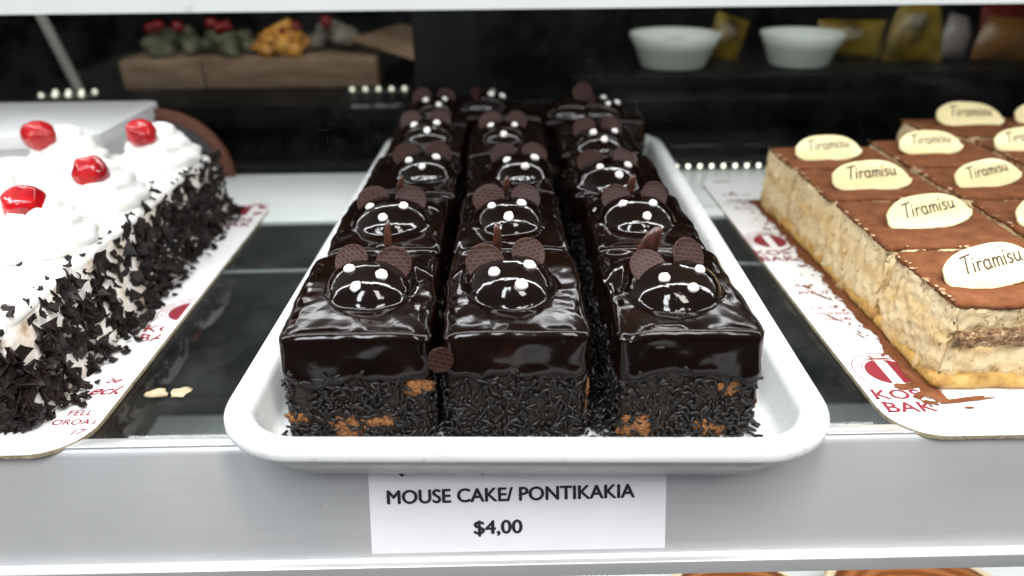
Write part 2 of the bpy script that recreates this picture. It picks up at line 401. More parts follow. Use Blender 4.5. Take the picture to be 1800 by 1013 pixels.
# lower shelf
cbox('lower_shelf', -XW, XW, .33, .648, -.232, -.222, WHITEM, .001)
cbox('lower_back', -XW, XW, .6495, .665, -.40, -.0045, DKGREEN, 0)
cbox('rear_sill', -XW, XW, .794, .812, -.4, .010, BLACK, .001)
cbox('rear_door', -XW, -.0905, .800, .804, .0105, .42, DOORGLASS, 0)
cbox('rear_door', -.022, XW, .800, .804, .0105, .42, DOORGLASS, 0)
cbox('door_post', -.090, -.0225, .797, .812, .0105, .42, BLACK, .002)
cbox('lower_plinth', -XW, XW, .30, .34, -.6, -.40, BLACK, 0)
# back counter and dark room beyond
bc = empty('back_counter', (0, 1.0, -.4))
tag(bc, 'long black counter in the dark behind the display case', 'counter')
o = bbox('counter_top', -2, 2, 0, .55, .400, .434, BLACK, bc, .002)
o = bbox('counter_front', -2, 2, .02, .05, 0, .399, BLACK, bc, 0)
slab('back_wall', -3, 3, 1.6, 1.65, -.6, 1.2, BLACK)
slab('back_ceiling', -3, 3, .80, 1.6, .46, .5, BLACK)
slab('floor', -4, 4, -3, 1.6, -.9, -.85, mat('grey_floor_tile', (.14, .14, .14), .4))

# ------------------------------------------------------------------ price label
lab = empty('price_label', (.0065, .3046, -.0310))
tag(lab, 'white paper price card reading MOUSE CAKE/ PONTIKAKIA $4,00 on the rail', 'price card')
ang = math.atan2(.0534, .0166)
lab.rotation_euler = (ang, 0, 0)
W = .1625
v = []; f = []
NX = 24
for j, yy in enumerate((-.0295, 0, .0325)):
    for i in range(NX+1):
        x = -W/2+W*i/NX; v.append((x, yy, .0011))
for j in range(2):
    for i in range(NX): a = j*(NX+1)+i; f.append((a, a+1, a+NX+2, a+NX+1))
me = mesh('card', v, f, CARD, False); bm = bmesh.new(); bm.from_mesh(me)
bmesh.ops.solidify(bm, geom=bm.faces[:], thickness=.0003); bm.to_mesh(me); bm.free()
link('card', me, lab)
o = link('lettering', bold_text('lettering', 'MOUSE CAKE/ PONTIKAKIA', .0112, INK, .00032, .1350), lab)
o.location = (-.0042, .0006, .0017); o.rotation_euler = (0, 0, radians(.5))
o = link('lettering', bold_text('lettering', '$4,00', .0112, INK, .00032, .0262), lab)
o.location = (-.0113, -.0185, .0017); o.rotation_euler = (0, 0, radians(.5))

# ------------------------------------------------------------------ tray
def build_tray():
    w, l, r = .3085, .572, .044
    prof = [(.0235, .0018), (.0210, .0010), (.0188, .0020), (.0116, .0150), (.0100, .0210), (.0064, .0226), (.0022, .0232), (.0006, .0244), (0, .0258), (.0002, .0288),
            (.0012, .0306), (.0032, .0314), (.0085, .0314), (.0115, .0308), (.0138, .0290), (.0152, .0255), (.0190, .0110), (.0212, .0070), (.0240, .0056), (.030, .0052)]
    rings = []
    for d, z in prof:
        rr = max(r-d, .004)
        ring = []
        for (x, y) in outline(w-2*d, l-2*d, rr, 14): ring.append((x, y, z))
        rings.append(ring)
    v, f = loft(rings, True, True)
    v2 = []
    for p in v:
        q = Vector(p); k = .0004*nz(q.x, q.y, 0, 14, 5); v2.append((q.x+k*.5, q.y+k, q.z+k))
    me = mesh('serving_tray', v2, f, TRAY)
    bm = bmesh.new(); bm.from_mesh(me); bmesh.ops.recalc_face_normals(bm, faces=bm.faces[:]); bm.to_mesh(me); bm.free()
    me.set_sharp_from_angle(angle=radians(60))
    o = link('serving_tray', me); o.location = (.0178, .5520, .0025); o.rotation_euler = (0, 0, radians(-1.75))
    tag(o, 'white plastic rectangular tray with rounded rim, full of mouse cakes', 'tray')
build_tray()

# ------------------------------------------------------------------ mouse cakes
H = .0650
def perim(w, l, r, d): return resample(outline(w, l, r, 6), d)
def glaze_mesh(w, l, seed):
    P = perim(w, l, .0080, .0016); n = len(P); rings = []
    ctr_l = max(0, l-w)/2
    def zb(p): return .0372+.0085*nz(p.x, p.y, 0, 42, seed)+.0036*nz(p.x, p.y, 0, 130, seed+3)
    def side(p, z, out):
        d = Vector((p.x, p.y)); dd = Vector((max(-w/2+.007, min(w/2-.007, p.x)), max(-l/2+.007, min(l/2-.007, p.y))))
        nn = (d-dd); nn = nn.normalized() if nn.length > 1e-6 else Vector((0, 0))
        k = out+.0010*nz(p.x, p.y, z, 70, seed)+.0022*nz(p.x, p.y, z*.5, 26, seed+7)+.0005*nz(p.x, p.y, z*2.4, 120, seed+2)
        return (p.x+nn.x*k, p.y+nn.y*k, z)
    for t, o in ((-.02, -.003), (0, .0002), (.05, .0010), (.12, .0012), (.25, .0007), (.4, .0002), (.55, 0), (.7, 0), (.82, 0), (.9, 0)):
        rings.append([side(p, zb(p)+(H-.0042-zb(p))*t/.9 if t > 0 else zb(p)+t*.03, o) for p in P])
    R = .0040
    def sag(p): return -.0022*max(0, (abs(p.x)/(w/2))**5*(abs(p.y)/(l/2))**5)-.0009*max(0, nz(p.x, p.y, 0, 34, seed+6))
    for a in (18, 36, 54, 72, 90):
        rings.append([(lambda q, p: (q[0], q[1], H-R+R*sin(radians(a))+.0006*nz(p.x, p.y, 0, 60, seed)+sag(p)))(side(p, H-.003, -R*(1-cos(radians(a)))), p) for p in P])
    for s in (.90, .8, .68, .55, .4, .25, .1):
        ring = []
        for p in P:
            x = p.x*s*(1-.0); y = p.y*s
            ring.append((x, y, H+(.0006*nz(p.x, p.y, 0, 60, seed)+sag(p))*s**5+.0009*nz(x, y, 0, 45, seed)+.0004*nz(x, y, 0, 120, seed+1)-.0002))
        rings.append(ring)
    v, f = loft(rings, False, True)
    return mesh('glaze', v, f, GLAZE)
def body_mesh(w, l, seed):
    P = perim(w-.003, l-.003, .006, .003); rings = []
    for z in (0, .002, .01, .02, .03, .04, .05, .058):
        ring = []
        for p in P:
            k = 1+.018*nz(p.x, p.y, z, 60, seed)-(.03 if z == 0 else 0); ring.append((p.x*k, p.y*k, z))
        rings.append(ring)
    v, f = loft(rings, True, True); return mesh('sponge_body', v, f, BODY)
def sprinkle_mesh(w, l, seed, patches, dens=112000.):
    rnd = random.Random(seed); P = outline(w-.002, l-.002, .006, 6); mb = MB(); n = len(P)
    segs = [(Vector(P[i]), Vector(P[(i+1) % n])) for i in range(n)]; L = [(b-a).length for a, b in segs]; tot = sum(L)
    cnt = int(tot*.044*dens)
    for _ in range(cnt):
        s = rnd.random()*tot; i = 0
        while s > L[i] and i < n-1: s -= L[i]; i += 1
        a, b = segs[i]; p = a.lerp(b, min(1, s/max(L[i], 1e-6))); t = (b-a).normalized(); nn = Vector((t.y, -t.x))
        z = .0012+.0425*rnd.random()**1.12
        if z > .0375+.005*nz(p.x, p.y, 0, 80, seed) and rnd.random() < .6: continue
        skip = False
        for px, py, pz, pr in patches:
            if (p.x-px)**2+(p.y-py)**2+((z-pz)*1.25)**2 < pr*pr*(1+.7*nz(p.x, z, 0, 260, seed)): skip = rnd.random() < .80
        if skip: continue
        ang = rnd.uniform(0, pi); tilt = rnd.gauss(0, .28)
        d = Vector((t.x*cos(ang)*cos(tilt)+nn.x*sin(tilt), t.y*cos(ang)*cos(tilt)+nn.y*sin(tilt), sin(ang)*cos(tilt)))
        h = rnd.uniform(.0038, .0078)/2; r = rnd.uniform(.00076, .00102)
        if z < h*abs(d.z)+.001: z = h*abs(d.z)+.001
        c = Vector((p.x, p.y, z))+Vector((nn.x, nn.y, 0))*rnd.uniform(-.0001, .0016)
        x = d.orthogonal().normalized(); y = d.cross(x); m = 5
        bend = x*rnd.uniform(-.0007, .0007)
        ring = []
        for (tt, rr, bb) in ((-1, .55, 1), (-.86, 1, .7), (0, 1, 0), (.86, 1, .7), (1, .55, 1)):
            for k in range(m):
                a2 = 2*pi*k/m; ring.append(c+d*h*tt+bend*bb+(x*cos(a2)+y*sin(a2))*r*rr)
        f = []
        for q in range(4):
            for k in range(m): f.append((q*m+k, q*m+(k+1) % m, (q+1)*m+(k+1) % m, (q+1)*m+k))
        f += [tuple(reversed(range(m))), tuple(range(4*m, 5*m))]
        mb.add(ring, f)
    return mb.me('sprinkle_coat', SPRINKLE, True)
def patch_mesh(patches, seed):
    mb = MB()
    for px, py, pz, pr in patches:
        v, f = ball(pr*1.1, pr*1.1, pr*.85, 22, 14, 0, 0)
        v2 = []
        for q in v:
            k = 1+.75*nz(q[0], q[1], q[2], 190, seed+px*900)+.4*nz(q[0], q[1], q[2], 480, seed)
            # flattened lump: shallow along the face normal
            if abs(px) < .033: v2.append((px+q[0]*k, py+q[1]*.11*k, max(.0006, pz+q[2]*k)))
            else: v2.append((px+q[0]*.11*k, py+q[1]*k, max(.0006, pz+q[2]*k)))
        mb.add(v2, f)
    return mb.me('bare_sponge', SPONGE, True)

VAR = []
W1, L1 = .0715, .099
for i, (w, l, pts) in enumerate([
        (.0722, .1030, [(-.006, -.050, .0085, .0085), (.010, -.0500, .0135, .006), (-.031, -.050, .0155, .0045), (.029, -.0505, .0345, .0062)]),
        (.0715, .1030, [(.0352, -.046, .031, .0055), (.0355, -.043, .016, .004)]),
        (.0715, .1030, [(-.024, -.0505, .0060, .0098), (.014, -.0502, .0045, .0075), (.021, -.0505, .0315, .0055), (.0355, -.044, .021, .0045)])]):
    VAR.append((w, l, pts, glaze_mesh(w, l, 11+i*5), body_mesh(w, l, i+1), sprinkle_mesh(w, l, 40+i, pts), patch_mesh(pts, i+2)))

def smax(a, b, k):
    h = max(0., min(1., .5+.5*(a-b)/k)); return b+(a-b)*h+k*h*(1-h)
def mound_z(x, y, seed, hs=1., s=1.):
    x /= s; y /= s
    wob = 1+.09*nz(x, y, 0, 45, seed)
    rho = sqrt((x/.0240)**2+((y)/(.0255 if y < 0 else .030))**2)*wob
    z = (.0150+.0030*noise.noise(Vector((seed*1.7, 0, 3))))*hs*max(0., 1-rho**(2.3+.3*noise.noise(Vector((seed*.9, 4, 0)))))**.55 if rho < 1 else 0
    xb, yb = x, y-.021
    rb = sqrt((xb/.0265)**2+(yb/.0185)**2)*(1+.10*nz(x, y, 0, 60, seed+2))
    zbk = .0072*max(0., 1-rb**2.6)**.6 if rb < 1 else 0
    fl = .0036*exp(-max(0, rho-.93)*9.5*(1+.6*nz(x, y, 0, 90, seed+4)))
    z = smax(z, zbk, .0025)
    z = smax(z, fl, .0018)
    return (z-.0017)*s
def mouse_mesh(seed, s):
    nx, ny = 84, 100; x0, x1, y0, y1 = -.0345*s, .0345*s, -.0345*s, .051*s; v = []; f = []
    for j in range(ny+1):
        for i in range(nx+1):
            x = x0+(x1-x0)*i/nx; y = y0+(y1-y0)*j/ny
            v.append((x, y, mound_z(x, y, seed, 1, s)))
    keep = [p[2] > -.00075*s for p in v]
    for j in range(ny):
        for i in range(nx):
            a = j*(nx+1)+i; q = (a, a+1, a+nx+2, a+nx+1)
            if any(keep[t] for t in q): f.append(q)
    used = sorted({i for q in f for i in q}); mp = {k: i for i, k in enumerate(used)}
    return mesh('mouse_body', [v[k] for k in used], [tuple(mp[i] for i in q) for q in f], DOME)
def disc_mesh(r, th, seed=0):
    rings = []
    N = 36
    for rr, z in ((r*.93, -th/2), (r*.985, -th*.35), (r, 0), (r*.985, th*.35), (r*.945, th/2), (r*.90, th*.36), (r*.6, th*.36), (r*.2, th*.36)):
        rings.append([(rr*cos(2*pi*k/N)*(1+.02*sin(3*2*pi*k/N+seed)), rr*sin(2*pi*k/N), z) for k in range(N)])
    v, f = loft(rings, True, True); return mesh('ear', v, f, EAR)
EARS = [disc_mesh(.0103, .0014, k) for k in range(3)]
dv, df = ball(.0032, .0032, .0024, 16, 10, .12, 3); DOTM = [mesh('icing_dot', dv, df, DOT)]
dv, df = ball(.0030, .0036, .0023, 16, 10, .35, 8); DOTM.append(mesh('icing_dot', dv, df, DOT))
def tail_mesh(h, wd, bendx):
    rings = []; N = 10
    for i in range(9):
        t = i/8; z = -.004+(h+.004)*t; r = wd*(.7+.5*sin(pi*min(1, t*.9+.1)))*(1-.0*t)*(1 if t < .85 else (1-((t-.85)/.15)**2*.45))
        cx = bendx*t*t; cy = -.0015*sin(t*pi)
        rings.append([(cx+r*cos(2*pi*k/N), cy+r*.42*sin(2*pi*k/N), z) for k in range(N)])
    v, f = loft(rings, True, True); return mesh('tail', v, f, TAIL)
def put(name, me, parent, loc, normal=None, rot=None, sc=1.):
    o = link(name, me, parent); o.location = loc
    if normal is not None: o.rotation_euler = Vector(normal).to_track_quat('Z', 'Y').to_euler()
    if rot is not None: o.rotation_euler = rot
    if sc != 1.: o.scale = (sc,)*3
    return o
def mouse(root, seed, loc, yaw, s=1., lean=(0, 0), ears=(1, 1), tail=(.013, .0022, .0), dots=True, eard=(0, 0), nose=(0, 0), tailpos=(0, .0205)):
    rnd = random.Random(seed*7+1); ds = s; s *= 1.09*rnd.uniform(.94, 1.05)
    o = link('mouse_body', mouse_mesh(seed, s), root); o.location = loc; o.rotation_euler = (0, 0, yaw)
    def on(x, y, lift=0):
        e = .0008; z = mound_z(x, y, seed, 1, s)
        nn = Vector((-(mound_z(x+e, y, seed, 1, s)-z)/e, -(mound_z(x, y+e, seed, 1, s)-z)/e, 1)).normalized()
        return Vector((x, y, z))+nn*lift, nn
    if dots:
        for nm, x, y in (('eye', -.0092+rnd.uniform(-.0018, .0018), -.0078+rnd.uniform(-.0015, .0012)), ('eye', .0092+rnd.uniform(-.0018, .0018), -.0078+rnd.uniform(-.0018, .0015)), ('nose', nose[0]+rnd.uniform(-.002, .002), -.0185+nose[1])):
            p, nn = on(x*s, y*s, .0006); put(nm, DOTM[rnd.random() < .45], o, p, nn, sc=rnd.uniform(.86, 1.08)*ds)
    for i, sx in enumerate((-1, 1)):
        if not ears[i]: continue
        p, _ = on(sx*.0118*s, .0045*s)
        e = put('ear', EARS[rnd.randrange(3)], o, (p.x, p.y, p.z+.0005*s+rnd.uniform(-.001, .001)))
        e.rotation_euler = (radians(53+rnd.uniform(-12, 10)), rnd.uniform(-.3, .3), radians(sx*(16+eard[i])+rnd.uniform(-8, 8)))
        e.scale = (rnd.uniform(.93, 1.1)*ds,)*3
    if tail:
        p, _ = on(tailpos[0]*s, tailpos[1]*s)
        t = put('tail', tail_mesh(*tail), o, p, rot=(radians(rnd.uniform(-8, 12)), radians(rnd.uniform(-8, 8)), rnd.uniform(-.5, .5)), sc=ds)
    return o
def mouse_cake(var, x, yfront, seed, label, yaw=0, rz=0, sx=1., sy=1., dx=0., dy=.0, **kw):
    w, l, pts, g, b, sp, pm = VAR[var]
    rq = random.Random(seed+5); root = empty('mouse_cake', (x+rq.uniform(-.0008, .0008), yfront+l*sy/2, .0083), rz+rq.uniform(-.022, .022))
    root.rotation_euler.x = rq.uniform(-.008, .008); root.rotation_euler.y = rq.uniform(-.012, .012)
    tag(root, label, 'cake', 'glazed chocolate mouse cakes on the white tray')
    for nm, me in (('glaze', g), ('sponge_body', b), ('sprinkle_coat', sp), ('bare_sponge', pm)):
        o = link(nm, me, root); o.scale = (sx, sy, 1)
        if nm == 'sprinkle_coat': o['kind'] = 'stuff'
    mouse(root, seed, (dx, -l*sy/2+.0525+dy, H), yaw, **kw)
    return root
mouse_cake(0, -.0757, .3065, 101, 'mouse cake at the front left corner of the tray', yaw=-.22, sx=1.045, dx=.002, dy=.001, tail=(.021, .0019, .003), tailpos=(.004, .020))
mouse_cake(1, .0060, .3085, 102, 'mouse cake in the middle of the front row, straight above the price card', yaw=.32, sx=1.04, dx=-.002, dy=-.001, tail=(.0175, .0026, -.002), tailpos=(-.001, .020))
mouse_cake(2, .0943, .3065, 103, 'front right mouse cake with a broad chocolate curl standing behind its ears', yaw=.36, sx=1.02, dx=-.0015, dy=-.004, tail=(.0185, .0054, .007), tailpos=(-.004, .020))
mouse_cake(1, -.0735, .4115, 104, 'second mouse cake from the front in the row nearest the cream cake', yaw=-.12, tail=(.0150, .0020, .002), dy=-.002)
mouse_cake(2, .0060, .4125, 105, 'mouse cake directly behind the middle one of the front row', yaw=.10, dx=-.002, dy=-.007, tail=(.0135, .0022, .002))
mouse_cake(0, .0930, .4095, 106, 'second mouse cake from the front in the row nearest the tiramisu', yaw=.08, dx=-.003, dy=-.002, sx=.95, tail=(.0135, .0024, .002))
mouse_cake(2, -.0705, .5165, 107, 'third mouse cake from the front in the row nearest the cream cake', yaw=.12, dx=.008, dy=-.001, tail=None)
mouse_cake(0, .0075, .5155, 108, 'third mouse cake from the front in the middle row, in the tray centre', yaw=.08, dx=.009, dy=-.003, sx=.94, tail=None)
mouse_cake(1, .0910, .5120, 109, 'third mouse cake from the front in the right row, brown curl beside it', yaw=.15, dx=-.007, dy=-.026, tail=(.012, .0030, 0), tailpos=(.021, .012))
mouse_cake(0, -.0680, .6205, 110, 'fourth mouse cake from the front in the row nearest the cream cake', yaw=.2, dx=-.001, dy=.003, sx=.94, tail=None)
mouse_cake(2, .0070, .6185, 111, 'fourth mouse cake from the front in the middle row, face half hidden', yaw=-.05, dx=-.004, dy=.001, tail=None, nose=(0, -.002))
mouse_cake(1, .0890, .6145, 112, 'fourth mouse cake from the front in the row nearest the tiramisu', yaw=.2, dx=.000, dy=-.031, tail=None)
mouse_cake(1, -.0690, .7250, 113, 'rear left mouse cake of which only a dark round ear shows above the others', yaw=.2, dy=-.0, tail=None)
mouse_cake(2, -.001, .7350, 114, 'rear middle mouse cake whose mouse has turned sideways to the right', yaw=0, rz=radians(88), dx=.012, dy=.018, tail=None, eard=(8, 8))
r5 = mouse_cake(1, .0960, .7110, 115, 'rear right mouse cake turned sideways, showing two glossy humps', yaw=0, rz=radians(90), dx=-.005, dy=-.005, tail=None, sx=.95, eard=(10, 10))
o2 = link('mouse_body', mouse_mesh(205, 1.2), r5); o2.location = (-.004, .022, H+.0006); o2.rotation_euler = (0, 0, pi)
e2 = put('ear', EARS[0], o2, (.004, .010, .0215), rot=(radians(80), 0, radians(90)))

# sprinkles that fell between the rows
rnd = random.Random(9); mb = MB()
def gap_fill(x0, x1, y0, y1, n, zmax):
    for _ in range(n):
        c = Vector((rnd.uniform(x0, x1), rnd.uniform(y0, y1), .0088+zmax*rnd.random()**2)); an = rnd.uniform(0, pi); ti = rnd.gauss(0, .4)
        d = Vector((cos(an)*cos(ti), sin(an)*cos(ti), sin(ti))); x = d.orthogonal().normalized(); y = d.cross(x); h = rnd.uniform(.0019, .0036); r = rnd.uniform(.00072, .00095)
        c.z = max(c.z, .0083+abs(d.z)*h+r)
        ring = [c+d*h*t+(x*cos(2*pi*k/5)+y*sin(2*pi*k/5))*r*q for t, q in ((-1, .55), (-.86, 1), (.86, 1), (1, .55)) for k in range(5)]
        f = [(q*5+k, q*5+(k+1) % 5, (q+1)*5+(k+1) % 5, (q+1)*5+k) for q in range(3) for k in range(5)]+[(4, 3, 2, 1, 0), (15, 16, 17, 18, 19)]
        mb.add(ring, f)
gap_fill(-.041, -.027, .310, .80, 1500, .012); gap_fill(.040, .060, .307, .80, 2200, .012)
gap_fill(-.115, .135, .3040, .3075, 120, .001); gap_fill(.129, .136, .31, .7, 140, .002); gap_fill(-.118, -.110, .31, .7, 140, .002)
o = mb.build('spilled_sprinkles', SPRINKLE, None, True); tag(o, 'dark sprinkles fallen on the tray between the rows of mouse cakes', 'sprinkles', kind='stuff')

# fallen disc wedged between front cakes
o = link('chocolate_disc', disc_mesh(.0066, .0013, 2)); o.location = (-.0312, .3030, .0615); o.rotation_euler = (radians(78), radians(8), radians(14))
tag(o, 'loose brown chocolate disc wedged between the left and middle front mouse cakes', 'chocolate disc')

# ------------------------------------------------------------------ cake boards
def board(name, x0, x1, y0, y1, label, rr=.028):
    root = empty(name, ((x0+x1)/2, (y0+y1)/2, 0)); tag(root, label, 'cake board', 'printed cake boards')
    w, l = x1-x0, y1-y0; th = .0036
    P = resample(outline(w, l, rr, 10), .006)
    rings = []
    for d, z in ((.0006, .0004), (0, .0008), (.0001, th-.0004)):
        rings.append([(p.x*(1-2*d/w)+.0003*nz(p.x, p.y, z, 120, 3), p.y*(1-2*d/l)+.0004*nz(p.x, p.y, z, 110, 8), z) for p in P])
    v, f = loft(rings, True, False); link('board_edge', mesh('board_edge', v, f, BEDGE, False), root)
    rings = [[(p.x, p.y, th-.0004) for p in P], [(p.x*(1-.0004/w), p.y*(1-.0004/l), th) for p in P]]
    v, f = loft(rings, True, True); link('board_face', mesh('board_face', v, f, BOARD, False), root)
    return root, th
RB, TH = board('cake_board', .2125, .78, .3100, .7550, 'white printed board with brown edge under the tiramisu')
LB, _ = board('cake_board', -.80, -.2275, .3085, .6950, 'white printed board with brown edge under the cream cake')
def ring_sector(r0, r1, a0, a1, n=40, sy=1., clip=None):
    v = []; f = []
    for k in range(n+1):
        a = a0+(a1-a0)*k/n
        for r in (r0, r1): v.append((r*cos(a), r*sin(a)*sy, 0))
    for k in range(n): f.append((2*k, 2*k+1, 2*k+3, 2*k+2))
    return v, f
def emblem(mb, cx, cy, z, xmax=1e9):
    def addc(v, f):
        vv = [(cx+p[0], cy+p[1], z) for p in v]
        for q in f:
            if all(vv[i][0] < xmax for i in q): mb.add([vv[i] for i in q], [tuple(range(len(q)))])
    addc(*ring_sector(.0207, .0213, radians(-28+0), radians(208), 90))
    addc(*ring_sector(.0152, .0157, radians(-40), radians(220), 90))
    for k in range(46):   # tiny ring lettering, too small to read in the photo
        a = radians(-20+220*k/45); r = random.Random(k)
        if r.random() < .15: continue
        d = .0017*r.uniform(.6, 1.); t = .00022
        v = [(rr*cos(a)+s*t*-sin(a), rr*sin(a)+s*t*cos(a), 0) for rr, s in ((.0181-d, -1), (.0181+d, -1), (.0181+d, 1), (.0181-d, 1))]
        addc(v, [(0, 3, 2, 1)])
    # red lens-shaped fields either side of a white stem
    for sgn in (-1, 1):
        N = 26
        pts = []
        for k in range(N+1):
            a = radians(112+(248-112)*k/N); pts.append((.0138*cos(a), .0138*sin(a)*.98))
        pts = [(sgn*-p[0] if sgn > 0 else p[0], p[1]) for p in pts]
        xs = -.0034 if sgn < 0 else .0034
        for k in range(N):
            a, b = pts[k], pts[k+1]
            q = [(a[0], a[1], 0), (b[0], b[1], 0), (xs, b[1], 0), (xs, a[1], 0)]
            if sgn > 0: q = q[::-1]
            addc(q, [(0, 1, 2, 3)])
    addc([(-.0075, .0134, 0), (.0075, .0134, 0), (.0068, .0146, 0), (-.0068, .0146, 0)], [(0, 1, 2, 3)])
def add_text(mb, s, x, y, z, size, off=0., shear=0., xmax=1e9, space=1., sx=1.):
    me = text_mesh('t', s, size, RED, 0., off, shear, space, sx=sx)
    vs = [(q.co.x+x, q.co.y+y, z) for q in me.vertices]
    # split letters: drop the faces that would fall past the board edge
    for p in me.polygons:
        ids = list(p.vertices)
        if all(vs[i][0] < xmax for i in ids): mb.add([vs[i] for i in ids], [tuple(range(len(ids)))])
    bpy.data.meshes.remove(me)
def print_on(root, emb, xmax=1e9):
    mb = MB(); c = root.location; z = TH+.00025
    for (ex, ey) in emb:
        x, y = ex-c.x, ey-c.y
        emblem(mb, x, y, z, xmax-c.x)
        add_text(mb, 'KOS', x-.0215, y-.0285, z, .0128, .00022, xmax=xmax-c.x, space=1.05, sx=1.15)
        add_text(mb, 'BAK', x-.0205, y-.0410, z, .0132, .00022, xmax=xmax-c.x, space=1.05, sx=1.15)
        # serifs for the two lines
        for gx, gy in ((-.0205, -.0285), (-.0205, -.0193), (-.0190, -.0410), (-.0190, -.0318)):
            q = [(x+gx-.0012, y+gy, z), (x+gx+.0022, y+gy, z), (x+gx+.0022, y+gy+.0006, z), (x+gx-.0012, y+gy+.0006, z)]
            mb.add(q, [(0, 1, 2, 3)])
        pass
    return mb
mb = print_on(RB, [(.2365, .3725), (.2315, .5765)])
c = RB.location
add_text(mb, 'A la', .2195-c.x, .4880-c.y, TH+.00025, .0085, 0, .5); add_text(mb, 'eck it', .2185-c.x, .4765-c.y, TH+.00025, .0105, 0, .5)
add_text(mb, 'S BLVD', .2205-c.x, .4530-c.y, TH+.00025, .0058, 0); add_text(mb, 'MOKENA', .2210-c.x, .4445-c.y, TH+.00025, .0058, 0); add_text(mb, '708 349', .2230-c.x, .4360-c.y, TH+.00025, .0058, 0)
add_text(mb, 'Like us', .222-c.x, .6930-c.y, TH+.00025, .010, 0, .5); add_text(mb, 'check it out', .220-c.x, .6740-c.y, TH+.00025, .010, 0, .5); add_text(mb, 'BLVD', .224-c.x, .6540-c.y, TH+.00025, .008)
mb.build('printed_logo', RED, RB)
mb = print_on(LB, [(-.2265, .4650), (-.2420, .6700)], -.2290)
c = LB.location
for s, x, y, sz, sh, of in (('be', -.2440, .3745, .0085, .5, .0001), ('eck', -.2490, .3625, .0125, .55, .00025), ('FELL', -.2500, .3420, .0070, 0, .0001), ('OROAT', -.2545, .3335, .0070, 0, .0001), ('17', -.2400, .3245, .0070, .2, .0001)):
    add_text(mb, s, x-c.x, y-c.y, TH+.00025, sz, of, sh, xmax=-.2292-c.x, sx=1.05)
mb.build('printed_logo', RED, LB)

# ------------------------------------------------------------------ cream cake
ccx, ccy = -.42, .50
cake = empty('cream_cake', (ccx, ccy, TH)); tag(cake, 'white whipped cream cake with red cherries and chocolate shavings on its side', 'cake')
CX0, CX1, CY0, CY1, CZ = -.62, -.2585, .330, .664, .0615
def gridface(o, u, v_, nu, nv, disp, amp_n):
    vs = []; fs = []
    for j in range(nv+1):
        for i in range(nu+1):
            p = o+u*(i/nu)+v_*(j/nv); vs.append(p+amp_n*disp(p, i/nu, j/nv))
    for j in range(nv):
        for i in range(nu): a = j*(nu+1)+i; fs.append((a, a+1, a+nu+2, a+nu+1))
    return vs, fs
P = resample(outline(CX1-CX0, CY1-CY0, .010, 6), .0045); mx, my = (CX0+CX1)/2-ccx, (CY0+CY1)/2-ccy
rings = []; sm = MB()
for z in (0, .006, .013, .02, .028, .036, .044, .051, .056):
    ring = []
    for p in P:
        k = .0018*nz(p.x, p.y, z, 50, 2)+.0015*nz(p.x, p.y, z, 120, 4)-.008*(z/.056)**1.0
        d = Vector((p.x, p.y)); dd = Vector((max(-.165, min(.165, p.x)), max(-.150, min(.150, p.y)))); nn = (d-dd).normalized()
        ring.append((mx+p.x+nn.x*k, my+p.y+nn.y*k, z))
    rings.append(ring)
v, f = loft(rings, True, False); link('cake_side', mesh('cake_side', v, f, CREAMSIDE), cake)
rings = []
for s_, z in ((-.0085, .0545), (-.0078, .058), (-.0095, .0605), (-.0125, .0618), (-.018, .0622), (-.03, .0622), (-.06, .0622), (-.1, .0622), (-.14, .0622)):
    ring = []
    for p in P:
        dd = Vector((max(-.165, min(.165, p.x)), max(-.150, min(.150, p.y)))); d = Vector((p.x, p.y)); nn = (d-dd).normalized()
        k = s_ if s_ > -.02 else -.0125
        q = Vector((p.x+nn.x*k, p.y+nn.y*k))
        if s_ <= -.02: q *= 1-(-s_-.0125)/.17
        e = .0018*nz(q.x, q.y, 0, 75, 9)+.0012*nz(q.x, q.y, 0, 30, 6)+.0008*nz(q.x, q.y, z, 190, 3)
        ring.append((mx+q.x+e*nn.x*.8, my+q.y+e*nn.y*.8, z+e))
    rings.append(ring)
v, f = loft(rings, False, True); link('cream_top', mesh('cream_top', v, f, CREAM), cake)
# shavings
rnd = random.Random(5); fl = MB()
def flake(mb, c, nrm, size, rnd):
    nrm = nrm.normalized(); x = nrm.orthogonal().normalized(); x.rotate(__import__('mathutils').Quaternion(nrm, rnd.uniform(0, 2*pi))); y = nrm.cross(x)
    k = rnd.choice((3, 4, 4, 5, 5)); asp = rnd.uniform(.5, 1.); curl = rnd.uniform(-.9, .9)/max(size, 1e-4)*1.1
    pts = []
    for i in range(k):
        a = 2*pi*(i+rnd.uniform(-.3, .3))/k; r = size*rnd.uniform(.6, 1.1)
        pts.append((r*cos(a), r*sin(a)*asp))
    ring = []
    for i in range(k):
        a, b = pts[i], pts[(i+1) % k]; ring += [a, ((a[0]+b[0])/2*rnd.uniform(.82, 1.05), (a[1]+b[1])/2*rnd.uniform(.82, 1.05))]
    m = len(ring); th = rnd.uniform(.0003, .0006)
    allp = [(0, 0)]+ring
    top = [c+x*p[0]+y*p[1]+nrm*(curl*p[0]*p[0]+th) for p in allp]; bot = [c+x*p[0]+y*p[1]+nrm*(curl*p[0]*p[0]-th) for p in allp]
    f = [(0, 1+i, 1+(i+1) % m) for i in range(m)]+[(m+1, m+2+(i+1) % m, m+2+i) for i in range(m)]
    f += [(1+i, m+2+i, m+2+(i+1) % m, 1+(i+1) % m) for i in range(m)]
    mb.add(top+bot, f)
